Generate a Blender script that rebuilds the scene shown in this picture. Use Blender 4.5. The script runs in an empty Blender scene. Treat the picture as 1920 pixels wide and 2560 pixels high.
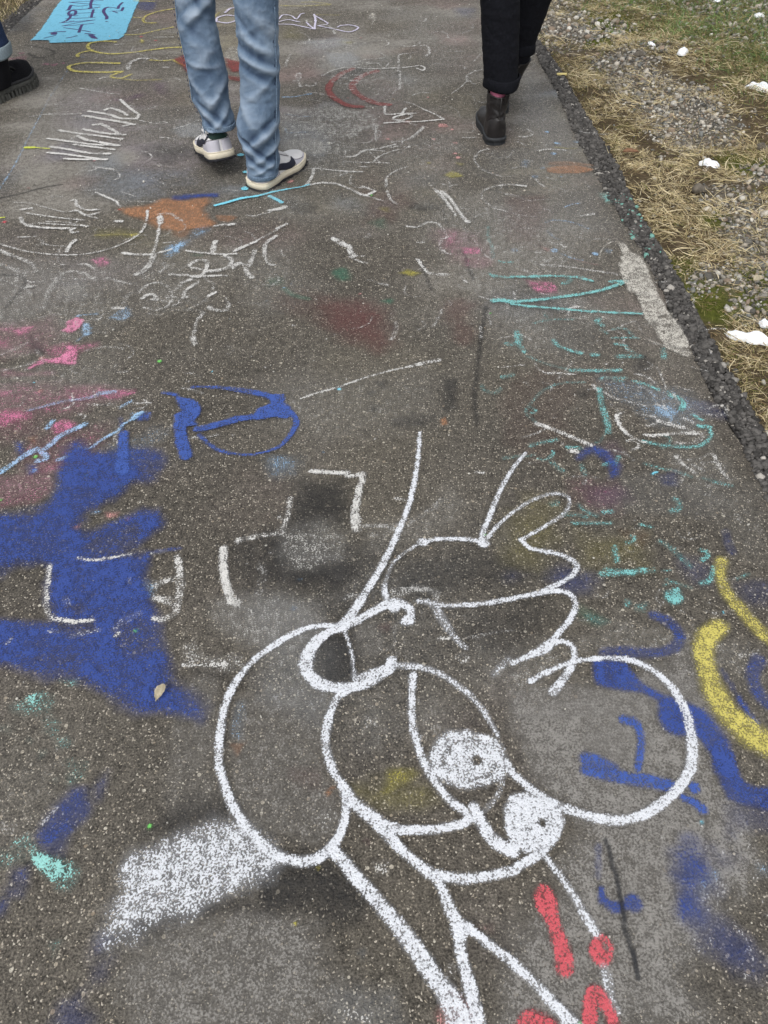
import bpy, bmesh, math, random
import numpy as np
from mathutils import Vector, Matrix

# ------------------------------------------------------------------ camera, sky, light
scene = bpy.context.scene
COL = scene.collection
CAM_H, PITCH, FPX = 1.35, math.radians(48), 1922.0
cam = bpy.data.cameras.new('camera')
cam.sensor_fit = 'VERTICAL'; cam.sensor_height = 24.0; cam.lens = FPX / 2560 * 24.0
cam.clip_start = 0.02; cam.clip_end = 500
camo = bpy.data.objects.new('camera', cam); COL.objects.link(camo)
camo.location = (0, 0, CAM_H); camo.rotation_euler = (math.pi / 2 - PITCH, 0, 0)
scene.camera = camo

SUN_EL, SUN_ROT = math.radians(58), math.radians(200)
world = bpy.data.worlds.new('World'); scene.world = world; world.use_nodes = True
wn, wl = world.node_tree.nodes, world.node_tree.links
wn.clear()
sky = wn.new('ShaderNodeTexSky'); sky.sky_type = 'NISHITA'; sky.sun_disc = False
sky.sun_elevation = SUN_EL; sky.sun_rotation = SUN_ROT; sky.air_density = 1.0; sky.dust_density = 3.0
hs = wn.new('ShaderNodeHueSaturation'); hs.inputs['Saturation'].default_value = 0.16   # overcast: the cloud greys the sky
bg = wn.new('ShaderNodeBackground'); bg.inputs['Strength'].default_value = 0.15
wo = wn.new('ShaderNodeOutputWorld')
wl.new(sky.outputs[0], hs.inputs['Color']); wl.new(hs.outputs[0], bg.inputs[0]); wl.new(bg.outputs[0], wo.inputs[0])
sl = bpy.data.lights.new('sun', 'SUN'); sl.energy = 0.9; sl.angle = math.radians(35); sl.color = (1.0, 0.965, 0.92)
so = bpy.data.objects.new('sun', sl); COL.objects.link(so)
sd = Vector((math.sin(SUN_ROT) * math.cos(SUN_EL), math.cos(SUN_ROT) * math.cos(SUN_EL), math.sin(SUN_EL)))
so.rotation_euler = sd.to_track_quat('Z', 'Y').to_euler()
scene.view_settings.view_transform = 'Standard'; scene.view_settings.look = 'None'
scene.view_settings.gamma = 1; scene.view_settings.use_curve_mapping = False
scene.view_settings.exposure = 0.42
scene.cycles.transparent_max_bounces = 40
scene.cycles.max_bounces = 6

# ------------------------------------------------------------------ measuring: photograph point -> place on the ground
CP, SP = math.cos(PITCH), math.sin(PITCH)
def at(x, y, z=0.0):
    """world X, Y on the level z of what the photograph shows at pixel x, y"""
    x = np.asarray(x, float); y = np.asarray(y, float)
    u = (x - 960) / FPX; v = (1280 - y) / FPX
    dy = CP + v * SP; dz = -SP + v * CP
    t = (z - CAM_H) / dz
    return u * t, dy * t
def scale_at(x, y):
    v = (1280 - y) / FPX
    return FPX / (CAM_H / (SP - v * CP))
def at_depth(x, y, Y):
    u = (x - 960) / FPX; v = (1280 - y) / FPX
    t = Y / (CP + v * SP)
    return u * t, Y, CAM_H + (-SP + v * CP) * t

# ------------------------------------------------------------------ helpers
rng = np.random.default_rng(7); random.seed(7)
def smooth(a, b, x):
    t = np.clip((x - a) / (b - a + 1e-12), 0, 1); return t * t * (3 - 2 * t)
def hash2(i, j, s):
    h = (i.astype(np.int64) * 374761393 + j.astype(np.int64) * 668265263 + s * 1274126177) & 0x7fffffff
    h = ((h ^ (h >> 13)) * 1274126177) & 0x7fffffff
    return ((h ^ (h >> 16)) & 0xffff) / 65535.0
def vnoise(x, y, s=0):
    i = np.floor(x); j = np.floor(y); fx = x - i; fy = y - j
    fx = fx * fx * (3 - 2 * fx); fy = fy * fy * (3 - 2 * fy)
    a = hash2(i, j, s); b = hash2(i + 1, j, s); c = hash2(i, j + 1, s); d = hash2(i + 1, j + 1, s)
    return (a * (1 - fx) + b * fx) * (1 - fy) + (c * (1 - fx) + d * fx) * fy
def fbm(x, y, s=0, o=4):
    t = 0; a = .5; n = 0
    for k in range(o):
        t = t + a * vnoise(x * 2 ** k + 17.3 * k, y * 2 ** k - 9.1 * k, s + k); n += a; a *= .5
    return t / n
def tag(o, label=None, cat=None, group=None, kind=None):
    if label: o['label'] = label
    if cat: o['category'] = cat
    if group: o['group'] = group
    if kind: o['kind'] = kind
    return o
def empty(name, loc, rz=0):
    o = bpy.data.objects.new(name, None); COL.objects.link(o); o.location = loc; o.rotation_euler[2] = rz
    o.empty_display_size = .1
    return o
def link_mesh(name, me, mat=None, parent=None, smooth_=True):
    if mat: me.materials.append(mat)
    o = bpy.data.objects.new(name, me); COL.objects.link(o)
    if parent:
        o.parent = parent
        o.matrix_parent_inverse = Matrix.Translation(parent.location).inverted()
    if smooth_ and len(me.polygons):
        me.polygons.foreach_set('use_smooth', np.ones(len(me.polygons), bool))
    return o
def mesh_np(name, V, F, mat=None, parent=None, smooth_=True, attrs=None):
    """V (n,3); F (m,k) with all faces of k corners"""
    V = np.asarray(V, np.float32); F = np.asarray(F, np.int32)
    me = bpy.data.meshes.new(name); k = F.shape[1]
    me.vertices.add(len(V)); me.vertices.foreach_set('co', V.ravel())
    me.loops.add(F.size); me.loops.foreach_set('vertex_index', F.ravel())
    me.polygons.add(len(F)); me.polygons.foreach_set('loop_start', np.arange(0, F.size, k, dtype=np.int32))
    me.polygons.foreach_set('loop_total', np.full(len(F), k, np.int32))
    me.update(calc_edges=True)
    for n, (typ, data) in (attrs or {}).items():
        a = me.attributes.new(n, typ, 'POINT')
        a.data.foreach_set('color' if typ == 'FLOAT_COLOR' else 'value', np.asarray(data, np.float32).ravel())
    return link_mesh(name, me, mat, parent, smooth_)
def mesh_py(name, V, F, mat=None, parent=None, smooth_=True):
    me = bpy.data.meshes.new(name); me.from_pydata([tuple(map(float, v)) for v in V], [], [tuple(map(int, f)) for f in F]); me.update()
    return link_mesh(name, me, mat, parent, smooth_)

# ------------------------------------------------------------------ node materials
class NT:
    def __init__(s, name, disp=False):
        s.m = bpy.data.materials.new(name); s.m.use_nodes = True
        s.n = s.m.node_tree.nodes; s.l = s.m.node_tree.links; s.n.clear()
        s.out = s.n.new('ShaderNodeOutputMaterial'); s.b = s.n.new('ShaderNodeBsdfPrincipled')
        s.l.new(s.b.outputs[0], s.out.inputs[0])
    def new(s, t, **kw):
        n = s.n.new(t)
        for k, v in kw.items(): setattr(n, k, v)
        return n
    def put(s, sock, v):
        if hasattr(v, 'is_linked') or hasattr(v, 'links'): s.l.new(v, sock)
        elif v is not None: sock.default_value = v
    def math(s, op, a, b=None, c=None, clamp=False):
        n = s.new('ShaderNodeMath', operation=op, use_clamp=clamp)
        s.put(n.inputs[0], a)
        if b is not None: s.put(n.inputs[1], b)
        if c is not None: s.put(n.inputs[2], c)
        return n.outputs[0]
    def mix(s, f, a, b, blend='MIX'):
        n = s.new('ShaderNodeMix', data_type='RGBA', blend_type=blend)
        s.put(n.inputs[0], f); s.put(n.inputs[6], a); s.put(n.inputs[7], b); return n.outputs[2]
    def rng(s, x, a, b, c=0.0, d=1.0, smooth_=False):
        n = s.new('ShaderNodeMapRange'); n.interpolation_type = 'SMOOTHSTEP' if smooth_ else 'LINEAR'
        s.put(n.inputs[0], x); s.put(n.inputs[1], a); s.put(n.inputs[2], b); s.put(n.inputs[3], c); s.put(n.inputs[4], d)
        return n.outputs[0]
    def pos(s):
        return s.new('ShaderNodeNewGeometry').outputs['Position']
    def obj(s):
        return s.new('ShaderNodeTexCoord').outputs['Object']
    def noise(s, vec, sc, det=3, rough=.55, dist=0.0, dim='3D'):
        n = s.new('ShaderNodeTexNoise', noise_dimensions=dim)
        s.put(n.inputs['Vector'], vec); n.inputs['Scale'].default_value = sc; n.inputs['Detail'].default_value = det
        n.inputs['Roughness'].default_value = rough; n.inputs['Distortion'].default_value = dist
        return n.outputs[0]
    def voro(s, vec, sc, feature='F1', dim='2D', rand=1.0):
        n = s.new('ShaderNodeTexVoronoi', voronoi_dimensions=dim, feature=feature)
        s.put(n.inputs['Vector'], vec); n.inputs['Scale'].default_value = sc; n.inputs['Randomness'].default_value = rand
        return n
    def ramp(s, f, stops):
        n = s.new('ShaderNodeValToRGB'); e = n.color_ramp.elements
        while len(e) > 1: e.remove(e[-1])
        e[0].position, e[0].color = stops[0][0], (*stops[0][1], 1)
        for p, c in stops[1:]:
            x = e.new(p); x.color = (*c, 1)
        s.put(n.inputs[0], f); return n.outputs[0]
    def attr(s, name, out='Fac'):
        return s.new('ShaderNodeAttribute', attribute_name=name).outputs[out]
    def bump(s, h, dist, strength=1.0, normal=None):
        n = s.new('ShaderNodeBump'); n.inputs['Distance'].default_value = dist; n.inputs['Strength'].default_value = strength
        s.put(n.inputs['Height'], h)
        if normal is not None: s.put(n.inputs['Normal'], normal)
        return n.outputs[0]
    def rgb(s, c): return (*c, 1)
    def done(s, color, rough=.8, normal=None, spec=.3, **kw):
        s.put(s.b.inputs['Base Color'], color if not isinstance(color, tuple) or len(color) == 4 else (*color, 1))
        s.put(s.b.inputs['Roughness'], rough); s.put(s.b.inputs['Specular IOR Level'], spec)
        if normal is not None: s.put(s.b.inputs['Normal'], normal)
        for k, v in kw.items(): s.put(s.b.inputs[k], v)
        return s.m

def make_grain_group():
    """the grain of the asphalt: every sheet of paint on it uses the same grain, so paint sits on the same stones"""
    g = bpy.data.node_groups.new('asphalt_grain', 'ShaderNodeTree')
    for nm in ('Pit', 'Top', 'Cell', 'Dist'):
        g.interface.new_socket(nm, in_out='OUTPUT', socket_type='NodeSocketFloat')
    n, l = g.nodes, g.links
    geo = n.new('ShaderNodeNewGeometry')
    sep = n.new('ShaderNodeSeparateXYZ'); l.new(geo.outputs['Position'], sep.inputs[0])
    cmb = n.new('ShaderNodeCombineXYZ'); l.new(sep.outputs[0], cmb.inputs[0]); l.new(sep.outputs[1], cmb.inputs[1])
    wn_ = n.new('ShaderNodeTexNoise'); wn_.noise_dimensions = '2D'; wn_.inputs['Scale'].default_value = 150; wn_.inputs['Detail'].default_value = 1
    l.new(cmb.outputs[0], wn_.inputs['Vector'])
    vm = n.new('ShaderNodeVectorMath'); vm.operation = 'MULTIPLY_ADD'; vm.inputs[1].default_value = (.006, .006, 0)
    l.new(wn_.outputs['Color'], vm.inputs[0]); l.new(cmb.outputs[0], vm.inputs[2])
    v = n.new('ShaderNodeTexVoronoi'); v.voronoi_dimensions = '2D'; v.inputs['Scale'].default_value = 215
    l.new(vm.outputs[0], v.inputs['Vector'])
    n1 = n.new('ShaderNodeTexNoise'); n1.noise_dimensions = '2D'; n1.inputs['Scale'].default_value = 260; n1.inputs['Detail'].default_value = 2.5; n1.inputs['Roughness'].default_value = .6
    l.new(cmb.outputs[0], n1.inputs['Vector'])
    n2 = n.new('ShaderNodeTexNoise'); n2.noise_dimensions = '2D'; n2.inputs['Scale'].default_value = 55; n2.inputs['Detail'].default_value = 2
    l.new(cmb.outputs[0], n2.inputs['Vector'])
    def M(op, a, b=None, c=None, clamp=False):
        k = n.new('ShaderNodeMath'); k.operation = op; k.use_clamp = clamp
        for i, q in enumerate((a, b, c)):
            if q is None: continue
            if isinstance(q, (int, float)): k.inputs[i].default_value = q
            else: l.new(q, k.inputs[i])
        return k.outputs[0]
    # pit depth, spread over about 0..1
    a = M('MULTIPLY', v.outputs['Distance'], .55)
    b = M('MULTIPLY_ADD', n1.outputs[0], 1.75, -.80)
    c = M('MULTIPLY_ADD', n2.outputs[0], .9, -.28)
    pit = M('ADD', M('ADD', a, b), c, clamp=True)
    sepc = n.new('ShaderNodeSeparateColor'); l.new(v.outputs['Color'], sepc.inputs[0])
    out = n.new('NodeGroupOutput')
    l.new(pit, out.inputs['Pit']); l.new(sepc.outputs[1], out.inputs['Top']); l.new(sepc.outputs[0], out.inputs['Cell']); l.new(v.outputs['Distance'], out.inputs['Dist'])
    return g
GRAIN = make_grain_group()
def grain(nt):
    n = nt.new('ShaderNodeGroup'); n.node_tree = GRAIN
    return n.outputs

def mat_asphalt():
    t = NT('asphalt'); g = grain(t); P = t.pos()
    big = t.noise(P, 1.3, 4, .6); mid = t.noise(P, 9, 3, .6)
    base = t.ramp(g['Pit'], [(0, (.152, .134, .108)), (.35, (.104, .092, .074)), (.68, (.060, .053, .043)), (1, (.020, .017, .014))])
    tone = t.math('ADD', t.rng(big, .3, .7, .78, 1.16), t.rng(mid, .3, .7, -.10, .10))
    col = t.mix(1.0, base, t.mix(0, (1, 1, 1, 1), (1, 1, 1, 1)), 'MULTIPLY')
    vm = t.new('ShaderNodeVectorMath', operation='SCALE'); t.put(vm.inputs[0], base); t.put(vm.inputs[3], tone)
    # single bright and tan stones bared by wear
    rad = t.rng(g['Top'], 0, 1, .10, .42)
    isb = t.math('GREATER_THAN', g['Cell'], .77)
    msk = t.math('MULTIPLY', isb, t.rng(t.math('SUBTRACT', rad, g['Dist']), -.04, .06))
    stone = t.ramp(g['Top'], [(0, (.68, .62, .50)), (.4, (.46, .39, .29)), (.7, (.62, .57, .48)), (1, (.32, .28, .22))])
    col = t.mix(t.math('MULTIPLY', msk, .85), vm.outputs[0], stone)
    v2 = t.voro(P, 75); sc2 = t.new('ShaderNodeSeparateColor'); t.put(sc2.inputs[0], v2.outputs['Color'])
    m2 = t.math('MULTIPLY', t.math('GREATER_THAN', sc2.outputs[0], .935), t.rng(t.math('SUBTRACT', t.math('MULTIPLY', sc2.outputs[2], .3), v2.outputs['Distance']), 0, .05))
    col = t.mix(t.math('MULTIPLY', m2, .75), col, t.mix(sc2.outputs[1], (.66, .62, .52, 1), (.30, .24, .17, 1)))
    # old traces of paint and chalk rubbed into the surface
    pr = t.attr('stain', 'Color'); pa = t.attr('stain_amount')
    cov = t.math('DIVIDE', t.math('SUBTRACT', t.math('MULTIPLY', pa, 1.15), g['Pit']), .45, clamp=True)
    cov = t.math('ADD', cov, t.math('MULTIPLY', t.math('SUBTRACT', 1.0, cov), t.math('MULTIPLY', pa, t.rng(t.noise(P, 30, 4, .7, 1.5), .3, .7, .25, .95))), clamp=True)
    col = t.mix(cov, col, pr)
    h = t.math('ADD', t.math('MULTIPLY', g['Pit'], -1.0), t.math('MULTIPLY', msk, .25))
    return t.done(col, t.rng(g['Pit'], 0, 1, .62, .9), t.bump(h, .0022, .9), .35)

PM = {}
def mat_paint(key, rgb, soft=.30, gain=1.0, rough=.75, jitter=.10, wear=.18, veil=.12):
    t = NT('paint_' + key); g = grain(t); P = t.pos()
    d = t.attr('dens')
    big = t.math('ADD', t.math('MULTIPLY', t.noise(P, 11, 3, .65, .8), .6), t.math('MULTIPLY', t.noise(P, 48, 3, .7, 1.0), .4))
    d = t.math('MULTIPLY', d, t.rng(big, .34, .64, 1 - wear, 1 + wear * .30))
    cov = t.math('DIVIDE', t.math('SUBTRACT', t.math('MULTIPLY', d, gain), g['Pit']), soft, clamp=True)
    streak = t.noise(P, 45, 4, .7, 1.2)
    vl = t.math('MULTIPLY', t.math('MULTIPLY', t.attr('dens'), veil), t.rng(streak, .3, .7, .65, 1.3))
    cov = t.math('ADD', cov, t.math('MULTIPLY', t.math('SUBTRACT', 1.0, cov), vl), clamp=True)
    tint = t.noise(P, 260, 1, .5, dim='2D')
    vm = t.new('ShaderNodeVectorMath', operation='SCALE'); vm.inputs[0].default_value = rgb
    t.put(vm.inputs[3], t.rng(tint, .3, .7, 1 - jitter, 1 + jitter))
    t.done(vm.outputs[0], rough, t.bump(t.math('MULTIPLY', g['Pit'], -1.0), .0016, .8), .3)
    tr = t.new('ShaderNodeBsdfTransparent'); mx = t.new('ShaderNodeMixShader')
    t.put(mx.inputs[0], cov); t.l.new(tr.outputs[0], mx.inputs[1]); t.l.new(t.b.outputs[0], mx.inputs[2])
    t.l.new(mx.outputs[0], t.out.inputs[0])
    PM[key] = t.m
mat_paint('white', (.66, .68, .72), .26, .85, wear=.22, veil=.26)
mat_paint('chalk', (.62, .61, .585), .26, 1.04, wear=.50, veil=.12)
mat_paint('cream', (.53, .505, .45), .34, .80, wear=.45, veil=.28)
mat_paint('grey', (.262, .250, .232), .60, 1.12, wear=.35, veil=.40)
mat_paint('haze', (.50, .53, .56), .50, .62, wear=.4, veil=.34)
mat_paint('dust', (.46, .45, .42), .40, .95, wear=.6, veil=.22)
mat_paint('black', (.024, .025, .028), .9, .6, wear=.4, veil=.85)
mat_paint('blue', (.036, .070, .270), .40, .82, wear=.58, veil=.44)
mat_paint('navy', (.036, .065, .24), .50, .85, wear=.6, veil=.50)
mat_paint('brightblue', (.048, .098, .35), .34, .84, wear=.34, veil=.34)
mat_paint('paleblue', (.33, .52, .74), .26, .95, wear=.45, veil=.20)
mat_paint('skyblue', (.16, .46, .63), .40, 1.05, wear=.3, veil=.66)
mat_paint('cyan', (.20, .60, .74), .3, wear=.2, veil=.5)
mat_paint('teal', (.20, .50, .49), .26, .92, wear=.45, veil=.22)
mat_paint('mint', (.28, .58, .54), .20, .85, wear=.5, veil=.12)
mat_paint('green', (.06, .20, .13), .6, .8, wear=.4, veil=.55)
mat_paint('pink', (.66, .21, .36), .30, .98, wear=.62, veil=.28)
mat_paint('darkred', (.21, .05, .046), .55, .85, wear=.3, veil=.62)
mat_paint('maroon', (.17, .060, .060), .9, .5, wear=.4, veil=.70)
mat_paint('coral', (.56, .095, .115), .28, .80, wear=.28, veil=.26)
mat_paint('orange', (.40, .20, .105), .45, .78, wear=.5, veil=.55)
mat_paint('yellow', (.58, .51, .13), .36, .76, wear=.40, veil=.34)
mat_paint('dimyellow', (.38, .34, .07), .5, .75, wear=.5, veil=.40)
mat_paint('lime', (.56, .62, .08), .3, wear=.2, veil=.4)
mat_paint('brightgreen', (.16, .52, .12), .4, 1.2, veil=.5)
mat_paint('violet', (.050, .032, .13), .25, 1.4, wear=.05, veil=.8)
mat_paint('lilac', (.56, .53, .66), .28, wear=.3, veil=.35)
mat_paint('salmon', (.60, .31, .29), .35, wear=.4, veil=.35)
mat_paint('purple', (.15, .075, .16), .6, .7, wear=.5, veil=.60)

# ------------------------------------------------------------------ painting on the ground
CROPS = {'F': (0, 0, 1920 / 1659), 'm': (80, 0, 300 / 1659), 'n': (640, 0, 560 / 1659), 'o': (0, 480, 640 / 1659), 'p': (1100, 300, 500 / 1659)}
for i_, c_ in enumerate('abcdefghijkl'):
    CROPS[c_] = ((i_ % 3) * 640, (i_ // 3) * 640, 640 / 1659)
def catmull(P, step):
    P = np.asarray(P, float)
    if len(P) == 1: return P
    Q = np.vstack([2 * P[0] - P[1], P, 2 * P[-1] - P[-2]]); out = []
    for k in range(1, len(Q) - 2):
        p0, p1, p2, p3 = Q[k - 1], Q[k], Q[k + 1], Q[k + 2]
        n = max(1, int(np.hypot(*(p2 - p1)[:2]) / step))
        t = np.linspace(0, 1, n, endpoint=False)[:, None]
        out.append(.5 * (2 * p1 + (p2 - p0) * t + (2 * p0 - 5 * p1 + 4 * p2 - p3) * t ** 2 + (3 * p1 - p0 - 3 * p2 + p3) * t ** 3))
    out.append(P[-1:]); return np.vstack(out)
LAYER = [0]
SOFTKEYS = {'grey', 'black', 'haze', 'dust', 'maroon', 'purple', 'dimyellow', 'navy', 'green'}
def paint(name, key, text, parent=None, res=.005, edge=.35, z=None, split=False):
    """one coat of one colour: strokes (S), dots (D), filled shapes (P) and gaps (X), measured on the photograph"""
    LAYER[0] += 1
    z = LAYER[0] * .00012 + .0004 if z is None else z
    cmds = []; lo = np.array([1e9, 1e9]); hi = -lo
    for line in text.strip().splitlines():
        head, pts = line.split('|'); head = head.split()
        kind, cr = head[0], head[1]; ox, oy, sc = CROPS[cr]
        arr = [list(map(float, q.split(','))) for q in pts.split()]
        if kind in 'PX':      # shapes cut by the picture's edge go on beyond it
            for a in arr:
                if a[0] <= 0 and ox == 0: a[0] = min(a[0], -220)
                if a[0] >= 1659 and ox == 1280: a[0] = 1860
                if a[1] >= 1659 and oy == 1920: a[1] = 1860
        XY = np.array([[a[0] * sc + ox, a[1] * sc + oy] for a in arr])
        X, Y = at(XY[:, 0], XY[:, 1], z)
        G = np.stack([X, Y], 1); pp = scale_at(XY[:, 0].mean(), XY[:, 1].mean())
        if kind == 'S':
            w0, dn = float(head[2]), float(head[3])
            W = np.array([(a[2] if len(a) > 2 else w0) * sc / pp / 2 for a in arr])
            W = np.maximum(W, .0035)
            pts_ = catmull(np.column_stack([G, W]), max(.002, W.min() * .35))
            cmds.append(('S', pts_, dn)); r = W.max() * 1.8
        elif kind == 'D':
            dn = float(head[2]); W = np.array([a[2] * sc / pp for a in arr]); W = np.maximum(W, .003)
            cmds.append(('S', np.column_stack([G, W]), dn)); r = W.max() * 1.8
        else:
            fe, dn = float(head[2]) * sc / pp * ({'grey': 1.3}.get(key, 2.0) if key in SOFTKEYS else 1.15), float(head[3]); r = fe * 1.2
            cmds.append((kind, G, dn, fe))
        if kind != 'X': lo = np.minimum(lo, G.min(0) - r); hi = np.maximum(hi, G.max(0) + r)
    nx, ny = int((hi[0] - lo[0]) / res) + 3, int((hi[1] - lo[1]) / res) + 3
    gx = lo[0] + np.arange(nx) * res; gy = lo[1] + np.arange(ny) * res
    D = np.zeros((ny, nx), np.float32)
    sd_ = LAYER[0] * 7
    GX, GY = np.meshgrid(gx, gy)
    wob = (fbm(GX * 38, GY * 38, sd_, 3) - .5)          # ragged rim
    wob2 = (fbm(GX * 12, GY * 12, sd_ + 3, 3) - .5)
    for c in cmds:
        if c[0] == 'S':
            for (px, py, w) in c[1]:
                R = w * (1 + edge) + 2 * res
                i0, i1 = max(0, int((px - R - lo[0]) / res)), min(nx, int((px + R - lo[0]) / res) + 2)
                j0, j1 = max(0, int((py - R - lo[1]) / res)), min(ny, int((py + R - lo[1]) / res) + 2)
                if i0 >= i1 or j0 >= j1: continue
                dd = np.hypot(GX[j0:j1, i0:i1] - px, GY[j0:j1, i0:i1] - py) / w + wob[j0:j1, i0:i1] * .55
                v = c[2] * (1 - smooth(1 - edge, 1 + edge, dd))
                D[j0:j1, i0:i1] = np.maximum(D[j0:j1, i0:i1], v)
        else:
            G, dn, fe = c[1], c[2], c[3]
            if fe < .06 and len(G) > 3:
                G = catmull(np.vstack([G, G[:1]]), .02)
            R = fe * 1.3 + 2 * res
            i0, i1 = max(0, int((G[:, 0].min() - R - lo[0]) / res)), min(nx, int((G[:, 0].max() + R - lo[0]) / res) + 2)
            j0, j1 = max(0, int((G[:, 1].min() - R - lo[1]) / res)), min(ny, int((G[:, 1].max() + R - lo[1]) / res) + 2)
            if i0 >= i1 or j0 >= j1: continue
            x, y = GX[j0:j1, i0:i1], GY[j0:j1, i0:i1]
            ins = np.zeros(x.shape, bool); dist = np.full(x.shape, 1e9)
            for a, b in zip(G, np.roll(G, -1, 0)):
                cond = (a[1] > y) != (b[1] > y)
                with np.errstate(divide='ignore', invalid='ignore'):
                    xi = (b[0] - a[0]) * (y - a[1]) / (b[1] - a[1] + 1e-12) + a[0]
                ins ^= cond & (x < xi)
                ab = b - a; L = ab @ ab + 1e-12
                tt = np.clip(((x - a[0]) * ab[0] + (y - a[1]) * ab[1]) / L, 0, 1)
                dist = np.minimum(dist, np.hypot(x - a[0] - tt * ab[0], y - a[1] - tt * ab[1]))
            s = np.where(ins, dist, -dist) + wob2[j0:j1, i0:i1] * min(fe, .06) * 1.6 + wob[j0:j1, i0:i1] * .006
            v = dn * smooth(-fe * .6, fe * .6, s)
            if c[0] == 'P': D[j0:j1, i0:i1] = np.maximum(D[j0:j1, i0:i1], v)
            else: D[j0:j1, i0:i1] *= (1 - v)
    keep = D > .035
    q = keep[:-1, :-1] | keep[1:, :-1] | keep[:-1, 1:] | keep[1:, 1:]
    # nothing is painted beyond the crumbling rim of the path
    jj, ii = np.nonzero(q)
    idx = np.arange(nx * ny).reshape(ny, nx)
    F = np.stack([idx[jj, ii], idx[jj, ii + 1], idx[jj + 1, ii + 1], idx[jj + 1, ii]], 1)
    if split:
        # each stroke that stands apart becomes a part of its own
        left = {(a, b): k for k, (a, b) in enumerate(zip(jj.tolist(), ii.tolist()))}; comps = []
        while left:
            (s0, k0) = left.popitem(); st = [s0]; cc = [k0]
            while st:
                a, b = st.pop()
                for na, nb in ((a + 1, b), (a - 1, b), (a, b + 1), (a, b - 1), (a + 1, b + 1), (a - 1, b - 1), (a + 1, b - 1), (a - 1, b + 1)):
                    k = left.pop((na, nb), None)
                    if k is not None: st.append((na, nb)); cc.append(k)
            comps.append(cc)
        comps.sort(key=len, reverse=True); comps = [c for c in comps if len(c) > 14] or comps[:1]
        def one(nm, Fc, par):
            used, inv = np.unique(Fc, return_inverse=True)
            V = np.stack([GX.ravel()[used], GY.ravel()[used], np.full(len(used), z)], 1)
            return mesh_np(nm, V, inv.reshape(Fc.shape), PM[key], par, True, {'dens': ('FLOAT', D.ravel()[used])})
        if len(comps) == 1: return one(name, F[comps[0]], parent)
        c0 = F[comps[0]]; root = empty(name, (float(GX.ravel()[c0].mean()), float(GY.ravel()[c0].mean()), 0))
        for c in comps[:280]: one('stroke', F[c], root)
        return root
    used, inv = np.unique(F, return_inverse=True); F = inv.reshape(F.shape)
    V = np.stack([GX.ravel()[used], GY.ravel()[used], np.full(len(used), z)], 1)
    return mesh_np(name, V, F, PM[key], parent, True, {'dens': ('FLOAT', D.ravel()[used])})
def graffito(label, key, text, cat='graffiti', name='graffiti', res=.005, edge=.35, group=None):
    o = paint(name, key, text, None, res, edge, split=True); tag(o, label, cat, group); return o

# ------------------------------------------------------------------ the path, its crumbling edge and the verge
# right edge of the smooth asphalt and of the crumbling rim: world Y -> world X
_in = np.array([(1338, 127), (1396, 231), (1446, 347), (1488, 424), (1550, 532), (1608, 633), (1627, 663), (1685, 775), (1731, 871), (1774, 960), (1851, 1084), (1897, 1192)], float)
_ou = np.array([(1344, 90), (1407, 166), (1461, 262), (1531, 366), (1562, 420), (1608, 528), (1677, 632), (1724, 717), (1781, 825), (1851, 945), (1897, 1018)], float)
IX, IY = at(_in[:, 0], _in[:, 1]); OX, OY = at(_ou[:, 0], _ou[:, 1])
def edge_fn(X, Y):
    o = np.argsort(Y); X, Y = X[o], Y[o]
    def f(y):
        y = np.asarray(y, float)
        r = np.interp(y, Y, X)
        r = np.where(y < Y[0], X[0] + (y - Y[0]) * -.02, r)
        r = np.where(y > Y[-1], X[-1] - (y - Y[-1]) * .06, r)
        return r
    return f
inner = edge_fn(IX, IY); outer = edge_fn(OX, OY)
def left_edge(y): return -2.02 + .05 * (np.asarray(y) - 4.6) + .03 * np.sin(np.asarray(y) * 2.1)

def build_path():
    ys = np.concatenate([np.arange(-9, 0, .25), np.arange(0, 6.2, .03), np.arange(6.2, 40, .4)])
    n = 110; u = np.linspace(0, 1, n)
    x0 = left_edge(ys)[:, None]; x1 = inner(ys)[:, None] + (fbm(ys * 6, ys * 0, 5)[:, None] - .5) * .07
    X = x0 + (x1 - x0) * u; Y = np.repeat(ys[:, None], n, 1)
    V = np.stack([X, Y, np.zeros_like(X)], 2).reshape(-1, 3)
    i, j = np.meshgrid(np.arange(len(ys) - 1), np.arange(n - 1), indexing='ij'); a = i * n + j
    F = np.stack([a, a + 1, a + n + 1, a + n], 2).reshape(-1, 4)
    x, y = V[:, 0], V[:, 1]
    s1 = fbm(x * 1.6, y * 1.6, 31, 4); s2 = fbm(x * 5, y * 5, 41, 4); s3 = fbm(x * 2.3, y * 2.3, 51, 3)
    s4 = fbm(x * 3.2 + y * 2, y * 9 - x * 3, 57, 4)
    amt = smooth(.42, .70, s1) * .45 + smooth(.50, .72, s2) * .30 + smooth(.5, .72, s4) * .30 + .12
    amt = (amt - .10) * (.25 + .75 * smooth(1.2, 3.6, y)) + .12 * smooth(1.8, 4.2, y)
    grey = np.array([.27, .252, .222]); c = np.repeat(grey[None], len(x), 0)
    for k, (col, sd_) in enumerate([((.23, .19, .22), 61), ((.15, .19, .24), 71), ((.24, .21, .13), 81), ((.27, .17, .16), 91)]):
        w = smooth(.56, .74, fbm(x * 2.4, y * 2.4, sd_, 3))[:, None] * .6
        c = c * (1 - w) + np.array(col) * w
    c4 = np.concatenate([c, np.ones((len(c), 1))], 1)
    o = mesh_np('path', V, F, mat_asphalt(), None, True, {'stain': ('FLOAT_COLOR', c4), 'stain_amount': ('FLOAT', amt * .80)})
    tag(o, kind='structure'); return o
PATH = build_path()

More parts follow.
